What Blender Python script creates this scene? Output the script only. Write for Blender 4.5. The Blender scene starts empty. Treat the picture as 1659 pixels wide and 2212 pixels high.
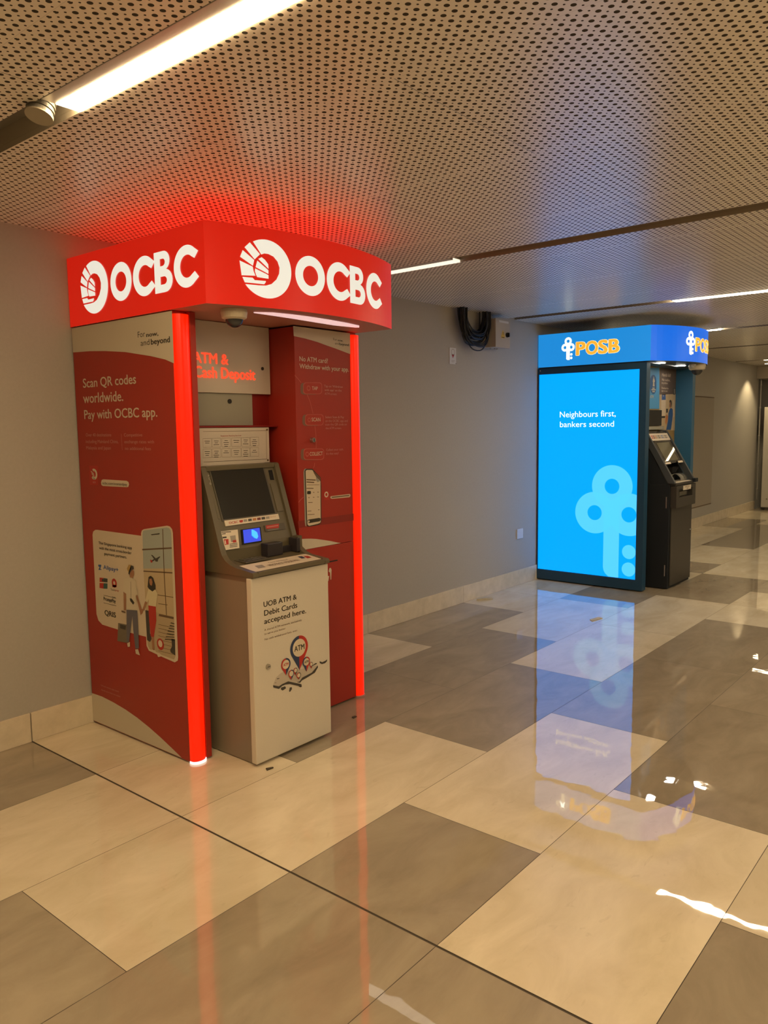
import bpy, bmesh, math, random
from mathutils import Vector, Matrix
from mathutils.geometry import tessellate_polygon
random.seed(7)
sc = bpy.context.scene
COL = sc.collection
# ------------------------------------------------------------------ camera, world, exposure
YAW, PITCH, ROLL = 0.6922, -0.10797, -0.0133
f_ = Vector((math.cos(PITCH)*math.cos(YAW), math.cos(PITCH)*math.sin(YAW), math.sin(PITCH)))
r_ = Vector((math.sin(YAW), -math.cos(YAW), 0)); u_ = r_.cross(f_)
r2 = math.cos(ROLL)*r_ + math.sin(ROLL)*u_; u2 = -math.sin(ROLL)*r_ + math.cos(ROLL)*u_
cd = bpy.data.cameras.new('camera'); cam = bpy.data.objects.new('camera', cd); COL.objects.link(cam)
cam.matrix_world = Matrix(((r2.x, u2.x, -f_.x, 0), (r2.y, u2.y, -f_.y, 0), (r2.z, u2.z, -f_.z, 1.55), (0, 0, 0, 1)))
cd.sensor_fit = 'VERTICAL'; cd.sensor_height = 24.0; cd.lens = 24.0*1686.1/2212.0
cd.clip_start = 0.05; cd.clip_end = 60
sc.camera = cam
w = bpy.data.worlds.new('world'); sc.world = w; w.use_nodes = True
w.node_tree.nodes['Background'].inputs[0].default_value = (0.9, 0.75, 0.55, 1)
w.node_tree.nodes['Background'].inputs[1].default_value = 0.05
sc.view_settings.view_transform = 'Standard'; sc.view_settings.look = 'None'
sc.view_settings.exposure = 0.0; sc.view_settings.gamma = 1.0; sc.view_settings.use_curve_mapping = False
LAMP = (1.0, 0.73, 0.40)      # warm white of the ceiling lights
LAMP_POWER = 85.0     # strips nearest the viewer
LAMP_MID = (1.0, 0.81, 0.55); LAMP_MID_POWER = 64.0
SPOT_POWER = 60.0

# ------------------------------------------------------------------ materials
def srgb(r, g, b):
    return tuple((c/255/12.92 if c/255 <= .04045 else ((c/255+.055)/1.055)**2.4) for c in (r, g, b))
MATS = {}
def mat(name, col=(.5, .5, .5), rough=.5, metal=0, emit=None, est=1.0, ior=1.45, coat=0, trans=0, alpha=1):
    if name in MATS: return MATS[name]
    m = bpy.data.materials.new(name); m.use_nodes = True
    b = m.node_tree.nodes['Principled BSDF']
    b.inputs['Base Color'].default_value = (*col, 1); b.inputs['Roughness'].default_value = rough
    b.inputs['Metallic'].default_value = metal; b.inputs['IOR'].default_value = ior
    b.inputs['Coat Weight'].default_value = coat; b.inputs['Transmission Weight'].default_value = trans
    if emit:
        b.inputs['Emission Color'].default_value = (*emit, 1); b.inputs['Emission Strength'].default_value = est
    MATS[name] = m
    return m
def nodes(m): return m.node_tree.nodes, m.node_tree.links, m.node_tree.nodes['Principled BSDF']
def noise_col(m, a, b, scale, detail=4, rough=.6, bump=0, bscale=None, dist=.002, stretch=(1, 1, 1)):
    n, l, bs = nodes(m)
    tc = n.new('ShaderNodeTexCoord'); mp = n.new('ShaderNodeMapping'); mp.inputs['Scale'].default_value = stretch
    l.new(tc.outputs['Object'], mp.inputs['Vector'])
    t = n.new('ShaderNodeTexNoise'); t.inputs['Scale'].default_value = scale; t.inputs['Detail'].default_value = detail; t.inputs['Roughness'].default_value = rough
    l.new(mp.outputs[0], t.inputs['Vector'])
    r = n.new('ShaderNodeValToRGB'); r.color_ramp.elements[0].position = .3; r.color_ramp.elements[1].position = .7
    r.color_ramp.elements[0].color = (*a, 1); r.color_ramp.elements[1].color = (*b, 1)
    l.new(t.outputs['Fac'], r.inputs[0]); l.new(r.outputs[0], bs.inputs['Base Color'])
    if bump:
        t2 = n.new('ShaderNodeTexNoise'); t2.inputs['Scale'].default_value = bscale; t2.inputs['Detail'].default_value = 2
        l.new(tc.outputs['Object'], t2.inputs['Vector'])
        bp = n.new('ShaderNodeBump'); bp.inputs['Strength'].default_value = bump; bp.inputs['Distance'].default_value = dist
        l.new(t2.outputs['Fac'], bp.inputs['Height']); l.new(bp.outputs[0], bs.inputs['Normal'])
    return m
def tile_mat(name, a, b, vein, vfac):
    m = mat(name, a, .014, ior=2.0)
    n, l, bs = nodes(m)
    tc = n.new('ShaderNodeTexCoord'); geo = n.new('ShaderNodeNewGeometry')
    mp = n.new('ShaderNodeMapping'); mp.inputs['Scale'].default_value = (1.0, 2.2, 1)
    ad = n.new('ShaderNodeVectorMath'); ad.operation = 'MULTIPLY_ADD'
    ad.inputs[1].default_value = (17, 23, 0)
    l.new(geo.outputs['Random Per Island'], ad.inputs[0]); l.new(tc.outputs['Object'], ad.inputs[2]); l.new(ad.outputs[0], mp.inputs[0])
    t = n.new('ShaderNodeTexNoise'); t.inputs['Scale'].default_value = 2.6; t.inputs['Detail'].default_value = 7; t.inputs['Roughness'].default_value = .62; t.inputs['Distortion'].default_value = .6
    l.new(mp.outputs[0], t.inputs['Vector'])
    r = n.new('ShaderNodeValToRGB'); r.color_ramp.elements[0].position = .32; r.color_ramp.elements[1].position = .68
    r.color_ramp.elements[0].color = (*a, 1); r.color_ramp.elements[1].color = (*b, 1)
    l.new(t.outputs['Fac'], r.inputs[0])
    t3 = n.new('ShaderNodeTexNoise'); t3.inputs['Scale'].default_value = 9; t3.inputs['Detail'].default_value = 5; t3.inputs['Distortion'].default_value = 1.5
    l.new(mp.outputs[0], t3.inputs['Vector'])
    r3 = n.new('ShaderNodeValToRGB'); r3.color_ramp.elements[0].position = .64; r3.color_ramp.elements[1].position = .76
    r3.color_ramp.elements[0].color = (0, 0, 0, 1); r3.color_ramp.elements[1].color = (vfac, vfac, vfac, 1)
    l.new(t3.outputs['Fac'], r3.inputs[0])
    mx = n.new('ShaderNodeMix'); mx.data_type = 'RGBA'; l.new(r3.outputs[0], mx.inputs[0]); l.new(r.outputs[0], mx.inputs[6]); mx.inputs[7].default_value = (*vein, 1)
    # tile to tile tone
    mr = n.new('ShaderNodeMapRange'); mr.inputs['To Min'].default_value = .93; mr.inputs['To Max'].default_value = 1.06
    l.new(geo.outputs['Random Per Island'], mr.inputs['Value'])
    hs = n.new('ShaderNodeHueSaturation'); l.new(mr.outputs[0], hs.inputs['Value']); l.new(mx.outputs[2], hs.inputs['Color']); l.new(hs.outputs[0], bs.inputs['Base Color'])
    t2 = n.new('ShaderNodeTexNoise'); t2.inputs['Scale'].default_value = 8; t2.inputs['Detail'].default_value = 1.5
    l.new(tc.outputs['Object'], t2.inputs['Vector'])
    bp = n.new('ShaderNodeBump'); bp.inputs['Strength'].default_value = .5; bp.inputs['Distance'].default_value = .0009
    l.new(t2.outputs['Fac'], bp.inputs['Height']); l.new(bp.outputs[0], bs.inputs['Normal'])
    return m
tile_mat('tile_light', (.60, .515, .365), (.74, .65, .49), (.52, .44, .31), .5)
tile_mat('tile_dark', (.275, .225, .158), (.365, .305, .22), (.34, .30, .23), .35)
mat('grout', (.07, .055, .04), .8)
mat('joint', (.03, .022, .012), .7)
noise_col(mat('wall_paint', rough=.75), (.395, .375, .335), (.425, .405, .362), 60, 5, .7, bump=.25, bscale=220, dist=.001)
noise_col(mat('stone_skirt', rough=.25), (.58, .51, .38), (.72, .63, .485), 9, 6, .65)
mat('channel_dark', (.17, .145, .115), .7)
mat('channel_side', (.30, .26, .20), .6)
def perforated():
    m = mat('perforated_metal', (.6, .55, .47), .32, ior=1.9)
    n, l, bs = nodes(m)
    tc = n.new('ShaderNodeTexCoord'); sp = n.new('ShaderNodeSeparateXYZ'); l.new(tc.outputs['Object'], sp.inputs[0])
    def M(op, a, b=None, c=None):
        k = n.new('ShaderNodeMath'); k.operation = op
        for i, v in enumerate((a, b, c)):
            if v is None: continue
            if isinstance(v, (int, float)): k.inputs[i].default_value = v
            else: l.new(v, k.inputs[i])
        return k.outputs[0]
    p = .0325
    X, Y = sp.outputs[0], sp.outputs[1]
    def cell(off):
        cx = M('SUBTRACT', M('FRACT', M('ADD', M('DIVIDE', X, p), off)), .5)
        cy = M('SUBTRACT', M('FRACT', M('ADD', M('DIVIDE', Y, p), off)), .5)
        return M('SQRT', M('ADD', M('MULTIPLY', cx, cx), M('MULTIPLY', cy, cy)))
    big = M('LESS_THAN', cell(0.0), .232); small = M('LESS_THAN', cell(.5), .10)
    # panel seams: solid rims and thin joints of the 0.83 x 0.79 m trays
    jx = M('ABSOLUTE', M('SUBTRACT', M('FRACT', M('DIVIDE', M('ADD', X, .205), .814)), .5))
    jy = M('ABSOLUTE', M('SUBTRACT', M('FRACT', M('DIVIDE', M('ADD', Y, .51), .787)), .5))
    seam_y = M('LESS_THAN', jy, .0022)
    seam_x = M('LESS_THAN', jx, .0012)
    rim = M('GREATER_THAN', jx, .012)
    big = M('MAXIMUM', M('MULTIPLY', big, rim), M('MULTIPLY', M('LESS_THAN', cell(0.0), .15), M('SUBTRACT', 1, rim)))
    hole = M('MAXIMUM', big, small)
    # one joint in two shows as a line
    par = M('GREATER_THAN', M('FRACT', M('MULTIPLY', M('FLOOR', M('ADD', M('DIVIDE', M('ADD', Y, .51), .787), M('FLOOR', M('DIVIDE', M('ADD', X, .612), .814)))), .5)), .25)
    seam = M('MULTIPLY', M('MAXIMUM', M('MULTIPLY', seam_y, par), M('MULTIPLY', seam_x, .25)), .8)
    tn = n.new('ShaderNodeTexNoise'); tn.inputs['Scale'].default_value = 1.2; l.new(tc.outputs['Object'], tn.inputs['Vector'])
    mx = n.new('ShaderNodeMix'); mx.data_type = 'RGBA'; l.new(M('MAXIMUM', M('MULTIPLY', hole, .96), seam), mx.inputs[0])
    mx.inputs[6].default_value = (.82, .75, .64, 1); mx.inputs[7].default_value = (.035, .028, .022, 1)
    l.new(mx.outputs[2], bs.inputs['Base Color'])
    ro = n.new('ShaderNodeMapRange'); ro.inputs['To Min'].default_value = .30; ro.inputs['To Max'].default_value = .9; l.new(hole, ro.inputs['Value']); l.new(ro.outputs[0], bs.inputs['Roughness'])
    si = n.new('ShaderNodeMapRange'); si.inputs['To Min'].default_value = .5; si.inputs['To Max'].default_value = 0; l.new(hole, si.inputs['Value']); l.new(si.outputs[0], bs.inputs['Specular IOR Level'])
perforated()
mat('lamp_glow', (.9, .9, .9), .5, emit=LAMP, est=LAMP_POWER)
mat('lamp_glow_mid', (.9, .9, .9), .5, emit=LAMP_MID, est=LAMP_MID_POWER); mat('lamp_glow_dim', (.9, .9, .9), .5, emit=(1, .9, .72), est=1.02)
mat('lamp_glow_small', (.9, .9, .9), .5, emit=(1, .93, .82), est=38)
mat('lamp_glow_far', (.9, .9, .9), .5, emit=(1, .80, .50), est=12)
mat('soffit_lamp', (.8, .7, .7), .4, emit=(.70, .47, .47), est=1.0)
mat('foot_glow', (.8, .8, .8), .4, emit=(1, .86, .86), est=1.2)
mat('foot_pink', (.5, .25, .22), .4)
mat('alu', (.55, .53, .48), .35, .6)
mat('spot_face', (.36, .32, .24), .5); mat('spot_body', (.13, .12, .10), .45)
# red kiosk
mat('red_light', (.3, .01, .005), .35, emit=(.47, .007, .002), est=1.0)
mat('red_top', (.5, .02, .01), .4, emit=(1.0, .045, .02), est=.95)
mat('red_tube', (.2, .005, .002), .3, emit=(.93, .013, .0), est=1.0)
mat('red_panel', (.33, .024, .012), .42)
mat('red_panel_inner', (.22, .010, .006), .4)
mat('red_soffit', (.42, .17, .13), .5)
mat('sign_white', (.25, .25, .23), .4, emit=(.76, .73, .62), est=1.0)
mat('glow_red', (.8, .1, .05), .4, emit=(1.0, .055, .016), est=1.05)
mat('panel_white', (.56, .50, .42), .4); mat('panel_grey', (.30, .29, .235), .45); mat('black_gloss', (.012, .012, .012), .12)
mat('hole_dark', (.015, .012, .01), .5)
mat('steel', (.55, .52, .47), .25, .9)
mat('machine_grey', (.225, .19, .135), .45); mat('machine_bronze', (.115, .095, .056), .38); mat('machine_bronze_dark', (.075, .063, .042), .42)
noise_col(mat('machine_white', rough=.5), (.58, .525, .43), (.60, .545, .445), 180, 3, .6)
mat('screen_dark', (.02, .019, .016), .2, ior=1.38)
mat('slot_blue', (.02, .03, .3), .25, emit=(.03, .07, .75), est=.9); mat('slot_blue_bright', (.1, .3, .9), .2, emit=(.02, .42, 1.0), est=1.1)
mat('sticker', (.66, .58, .46), .45)
mat('guard_dark', (.03, .025, .028), .3); mat('keypad_dark', (.09, .08, .055), .4)
# blue kiosk
mat('blue_screen', (.003, .02, .05), .3, emit=(0, .43, 1.35), est=1.0, ior=1.25)
mat('blue_key', (.01, .04, .06), .3, emit=(.10, .68, 1.5), est=1.0, ior=1.25)
mat('blue_side', (.008, .05, .12), .35, emit=srgb(27, 138, 216), est=1.0)
mat('blue_front', (.004, .03, .10), .35, emit=srgb(8, 106, 226), est=.97)  # deeper than the side: LED viewing angle put into the glow colour
mat('glow_white', (.8, .85, .85), .3, emit=(.85, .92, .86), est=1.0)
mat('glow_text', (.2, .2, .2), .3, emit=(1.25, 1.35, 1.35), est=1.0)
mat('glow_orange', (.8, .5, .1), .3, emit=srgb(228, 160, 40), est=1.0)
mat('glow_cream', (.8, .75, .5), .3, emit=srgb(235, 215, 170), est=1.0)
mat('teal_frame', (.014, .058, .115), .35); mat('teal_panel', (.03, .125, .235), .4); mat('navy_soffit', (.022, .04, .055), .4)
mat('mustard', (.30, .20, .06), .5)
mat('machine_black', (.012, .015, .019), .55, ior=1.35); mat('machine_slate', (.05, .056, .062), .42); mat('machine_front', (.038, .034, .028), .4)
mat('glass_screen', (.14, .13, .085), .02, ior=1.6)
mat('bezel', (.04, .038, .034), .03, ior=1.55)
mat('clear_plastic', (.8, .78, .7), .06, trans=.85)
# small things
mat('plastic_white', (.62, .60, .56), .4); mat('plastic_cream', (.55, .49, .37), .4); mat('dome_smoke', (.03, .03, .032), .06, ior=1.5)
mat('cable_black', (.012, .011, .010), .5)
mat('box_beige', (.42, .37, .30), .5); mat('switch_white', (.62, .62, .62), .4)
mat('cabinet_pale', (.50, .47, .41), .5)
mat('hatch', (.345, .31, .255), .7)
mat('paper', (.5, .45, .34), .8); mat('leaf', (.06, .045, .025), .8)
PRINT = dict(print_white=(.55, .485, .375), print_cream=(.60, .50, .37), print_cream2=(.62, .54, .34), print_offwhite=(.60, .52, .38), print_pink=(.50, .22, .17), print_pink2=(.46, .10, .065),
    print_black=(.03, .024, .016), print_dark=(.05, .042, .034), print_red1=(.36, .024, .013), print_red2=(.42, .025, .015), print_red3=(.22, .018, .011), print_green=(.03, .10, .085), print_blue=(.04, .11, .33),
    print_navy=(.028, .045, .10), print_navy2=(.02, .10, .27), print_sky=(.34, .37, .33), print_tan=(.48, .37, .22), print_tan2=(.42, .32, .19), print_brown=(.13, .075, .04), print_brown2=(.19, .09, .055), print_brownbg=(.12, .085, .065),
    print_skin=(.34, .16, .08), print_straw=(.42, .27, .09), print_jean=(.12, .11, .13), print_case=(.16, .13, .085), print_grey=(.30, .27, .22), print_map=(.46, .40, .32),
    print_orange=(.45, .17, .05), print_maroon=(.16, .03, .025), print_dress=(.03, .09, .25), posb_blue=(.07, .30, .58), print_yellow=(.65, .42, .05))
for k, v in PRINT.items(): mat(k, v, .42)

# ------------------------------------------------------------------ helpers
BASE = {}
def tag(o, label, cat, group=None):
    o['label'] = label; o['category'] = cat
    if group: o['group'] = group
    return o
def thing(name, loc, label, cat, group=None):
    o = bpy.data.objects.new(name, None); o.empty_display_size = .1; COL.objects.link(o); o.location = loc
    BASE[o.name] = Vector(loc)
    return tag(o, label, cat, group)
def link(name, bm, mats, parent=None, kind=None, smooth=False, loc=None):
    base = BASE.get(parent.name, Vector((0, 0, 0))) if parent else Vector(loc or (0, 0, 0))
    bmesh.ops.translate(bm, verts=bm.verts, vec=-base)
    me = bpy.data.meshes.new(name); bm.to_mesh(me); bm.free()
    for m in ([mats] if isinstance(mats, str) else mats): me.materials.append(MATS[m])
    if smooth:
        for p in me.polygons: p.use_smooth = True
    o = bpy.data.objects.new(name, me); COL.objects.link(o)
    if parent: o.parent = parent
    else: o.location = base
    BASE[o.name] = base
    if kind: o['kind'] = kind
    return o
def add_box(bm, a, b, mi=0, bev=0):
    x0, y0, z0 = a; x1, y1, z1 = b
    vs = [bm.verts.new(p) for p in ((x0, y0, z0), (x1, y0, z0), (x1, y1, z0), (x0, y1, z0), (x0, y0, z1), (x1, y0, z1), (x1, y1, z1), (x0, y1, z1))]
    fs = [bm.faces.new([vs[i] for i in q]) for q in ((3, 2, 1, 0), (4, 5, 6, 7), (0, 1, 5, 4), (1, 2, 6, 5), (2, 3, 7, 6), (3, 0, 4, 7))]
    for f in fs: f.material_index = mi
    if bev:
        es = list({e for f in fs for e in f.edges})
        bmesh.ops.bevel(bm, geom=es, offset=bev, segments=2, affect='EDGES', profile=.6, material=mi)
    return fs
def box(name, a, b, m, parent=None, bev=.003, kind=None, loc=None):
    bm = bmesh.new(); add_box(bm, a, b, 0, bev); return link(name, bm, m, parent, kind, loc=loc)
def add_extrude(bm, pts, axis, a, b, mi=0):
    # polygon in the two other axes, extruded along axis from a to b
    def V(p, t): return {'x': (t, p[0], p[1]), 'y': (p[0], t, p[1]), 'z': (p[0], p[1], t)}[axis]
    A = [bm.verts.new(V(p, a)) for p in pts]; B = [bm.verts.new(V(p, b)) for p in pts]
    n = len(pts)
    fs = [bm.faces.new((A[i], A[(i+1) % n], B[(i+1) % n], B[i])) for i in range(n)]
    tri = tessellate_polygon([[Vector((p[0], p[1], 0)) for p in pts]])
    for t in tri:
        fs.append(bm.faces.new([A[i] for i in t])); fs.append(bm.faces.new([B[i] for i in t]))
    for f in fs: f.material_index = mi
    bmesh.ops.recalc_face_normals(bm, faces=fs)
    return fs
def add_cyl(bm, p0, p1, r0, r1=None, n=20, mi=0, caps=True):
    p0, p1 = Vector(p0), Vector(p1); r1 = r0 if r1 is None else r1
    d = (p1-p0).normalized(); a = d.orthogonal().normalized(); b = d.cross(a)
    A = []; B = []
    for i in range(n):
        t = 2*math.pi*i/n; o = a*math.cos(t)+b*math.sin(t)
        A.append(bm.verts.new(p0+o*r0)); B.append(bm.verts.new(p1+o*r1))
    fs = [bm.faces.new((A[i], A[(i+1) % n], B[(i+1) % n], B[i])) for i in range(n)]
    if caps: fs += [bm.faces.new(A[::-1]), bm.faces.new(B)]
    for f in fs: f.material_index = mi
    return fs
def add_tube(bm, pts, r, n=6, mi=0):
    pts = [Vector(p) for p in pts]; rings = []
    up = Vector((.3, 1, .2)).normalized()
    for i, p in enumerate(pts):
        d = (pts[min(i+1, len(pts)-1)]-pts[max(i-1, 0)]).normalized()
        a = d.cross(up).normalized(); b = d.cross(a)
        rings.append([bm.verts.new(p+(a*math.cos(2*math.pi*k/n)+b*math.sin(2*math.pi*k/n))*r) for k in range(n)])
    for A, B in zip(rings, rings[1:]):
        for k in range(n):
            f = bm.faces.new((A[k], A[(k+1) % n], B[(k+1) % n], B[k])); f.material_index = mi; f.smooth = True
    bm.faces.new(rings[0]); bm.faces.new(rings[-1][::-1])
def add_dome(bm, c, r, mi=0, nu=24, nv=8, zs=1.0):
    c = Vector(c); rows = []
    for j in range(nv):
        t = j/nv*math.pi/2
        rows.append([bm.verts.new(c+Vector((math.cos(2*math.pi*i/nu)*r*math.cos(t), math.sin(2*math.pi*i/nu)*r*math.cos(t), -r*zs*math.sin(t)))) for i in range(nu)])
    bot = bm.verts.new(c-Vector((0, 0, r*zs)))
    for A, B in zip(rows, rows[1:]):
        for i in range(nu):
            f = bm.faces.new((A[i], A[(i+1) % nu], B[(i+1) % nu], B[i])); f.material_index = mi; f.smooth = True
    for i in range(nu):
        f = bm.faces.new((rows[-1][i], rows[-1][(i+1) % nu], bot)); f.material_index = mi; f.smooth = True

# lettering: glyph outlines triangulated once, laid flat on a face of the thing
_txt = {}
def text_tris(s, bold):
    k = (s, bold)
    if k in _txt: return _txt[k]
    cu = bpy.data.curves.new('t', 'FONT'); cu.body = s; cu.size = 1; cu.resolution_u = 3; cu.fill_mode = 'FRONT'
    o = bpy.data.objects.new('t', cu); COL.objects.link(o)
    dg = bpy.context.evaluated_depsgraph_get(); me = bpy.data.meshes.new_from_object(o.evaluated_get(dg))
    vs = [(v.co.x, v.co.y) for v in me.vertices]; fs = [tuple(p.vertices) for p in me.polygons]
    bpy.data.objects.remove(o); bpy.data.curves.remove(cu); bpy.data.meshes.remove(me)
    xs = [v[0] for v in vs] or [0, 1]
    _txt[k] = (vs, fs, min(xs), max(xs)); return _txt[k]
_cap = text_tris('H', 0); CAP = max(v[1] for v in _cap[0])
class Print:
    """Flat printed or glowing marks on a face: plane(u, v, d) gives the point d metres off the face."""
    def __init__(s, plane, eps=.0006, off=.0008, slices=None, clip=None):
        s.plane, s.eps, s.off, s.slices, s.clip = plane, eps, off, slices, clip; s.bm = bmesh.new(); s.mats = []
    def mi(s, m):
        if m not in s.mats: s.mats.append(m)
        return s.mats.index(m)
    def d(s, layer): return s.off+s.eps*layer
    def faces(s, vs, fs, m, layer):
        i = s.mi(m); V = [s.bm.verts.new((u, v, s.d(layer))) for u, v in vs]
        for f in fs:
            try: q = s.bm.faces.new([V[k] for k in f]); q.material_index = i
            except ValueError: pass
    def poly(s, m, pts, layer=1, holes=()):
        loops = [[Vector((u, v, 0)) for u, v in L] for L in (pts, *holes)]
        flat = [(p.x, p.y) for L in loops for p in L]
        s.faces(flat, tessellate_polygon(loops), m, layer)
    def line(s, m, pts, w, layer=1):
        for a, b in zip(pts, pts[1:]):
            dx, dy = b[0]-a[0], b[1]-a[1]; k = math.hypot(dx, dy) or 1; nx, ny = -dy/k*w/2, dx/k*w/2
            s.poly(m, [(a[0]+nx, a[1]+ny), (a[0]-nx, a[1]-ny), (b[0]-nx, b[1]-ny), (b[0]+nx, b[1]+ny)], layer)
    def circle(s, m, c, r, layer=1, hole=0, n=40, a0=0, a1=360, ry=None):
        ry = ry or r
        if hole:
            k = max(8, int(n*(a1-a0)/360)); A = [math.radians(a0+(a1-a0)*i/k) for i in range(k+1)]
            vs = [(c[0]+r*math.cos(t), c[1]+ry*math.sin(t)) for t in A]+[(c[0]+r*hole*math.cos(t), c[1]+ry*hole*math.sin(t)) for t in A]
            s.faces(vs, [(i, i+1, k+2+i, k+1+i) for i in range(k)], m, layer)
        else:
            s.faces([(c[0]+r*math.cos(2*math.pi*i/n), c[1]+ry*math.sin(2*math.pi*i/n)) for i in range(n)], [tuple(range(n))], m, layer)
    def text(s, m, body, u, v, width, cap, bold=0, layer=2, rot=0):
        vs, fs, x0, x1 = text_tris(body, 0); sx = width/(x1-x0); sy = cap/CAP
        k = .026*bold; sh = [(0, 0)] if not bold else [(0, 0), (k, 0), (-k, 0), (0, k*.6), (0, -k*.6)]+([(k*.7, k*.7), (-k*.7, k*.7), (k*.7, -k*.7), (-k*.7, -k*.7)] if bold > 1 else [])
        for q, (du, dv) in enumerate(sh):
            if rot: P = [(u+(y+dv)*sy, v-(x+du-x0)*sx) for x, y in vs]
            else: P = [(u+(x+du-x0)*sx, v+(y+dv)*sy) for x, y in vs]
            s.faces(P, fs, m, layer+q*.11)
    def pin(s, a, b, layer, c, r, tip, txt, tm):
        L, Rr = [], []
        for i in range(13):
            t = math.radians(90+i*10.5); L.append((c[0]+r*math.cos(t), c[1]+r*math.sin(t))); Rr.append((c[0]-r*math.cos(t), c[1]+r*math.sin(t)))
        s.poly(a, L+[tip], layer); s.poly(b, Rr+[tip], layer)
        s.circle('print_offwhite', c, r*.73, layer+1)
        if txt: s.text(tm, txt, c[0]-r*.55, c[1]-r*.22, r*1.12, r*.44, 1, layer+2)
    def items(s, lst):
        for it in lst:
            if it[0] == 'p': s.poly(it[1], it[3], it[2])
            elif it[0] == 'l': s.line(it[1], it[3], it[4], it[2])
            elif it[0] == 'c': s.circle(it[1], it[3], it[4], it[2], it[5])
            elif it[0] == 't': s.text(it[1], it[3], it[4], it[5], it[6], it[7], it[8], it[2])
            elif it[0] == 'pin': s.pin(*it[1:])
        return s
    def build(s, name, parent):
        bm = s.bm
        if s.clip:
            for co, no in s.clip:
                bmesh.ops.bisect_plane(bm, geom=list(bm.verts)+list(bm.edges)+list(bm.faces), plane_co=(*co, 0), plane_no=(*no, 0), clear_outer=True)
        for u in s.slices or ():
            bmesh.ops.bisect_plane(bm, geom=list(bm.verts)+list(bm.edges)+list(bm.faces), plane_co=(u, 0, 0), plane_no=(1, 0, 0))
        for v in bm.verts: v.co = s.plane(*v.co)
        bmesh.ops.delete(bm, geom=[v for v in bm.verts if not v.link_faces], context='VERTS')
        return link(name, bm, s.mats, parent)
def Px(x): return lambda u, v, d: (x-d, 3.8-u, v)          # face looking towards -x
def Py(y): return lambda u, v, d: (u, y-d, v)              # face looking towards -y
def Parc(cx, cy, R): return lambda u, v, d: (cx+(u-cx)*(R+d)/R, cy-math.sqrt(max(R*R-(u-cx)**2, 0))*(R+d)/R, v)
def Pslope(top, bot):
    T, B = Vector((0, *top)), Vector((0, *bot)); D = (T-B).normalized(); N = Vector((0, -D.z, D.y))
    def f(u, v, d):
        p = B+D*v+N*d; return (u, p.y, p.z)
    return f

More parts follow.
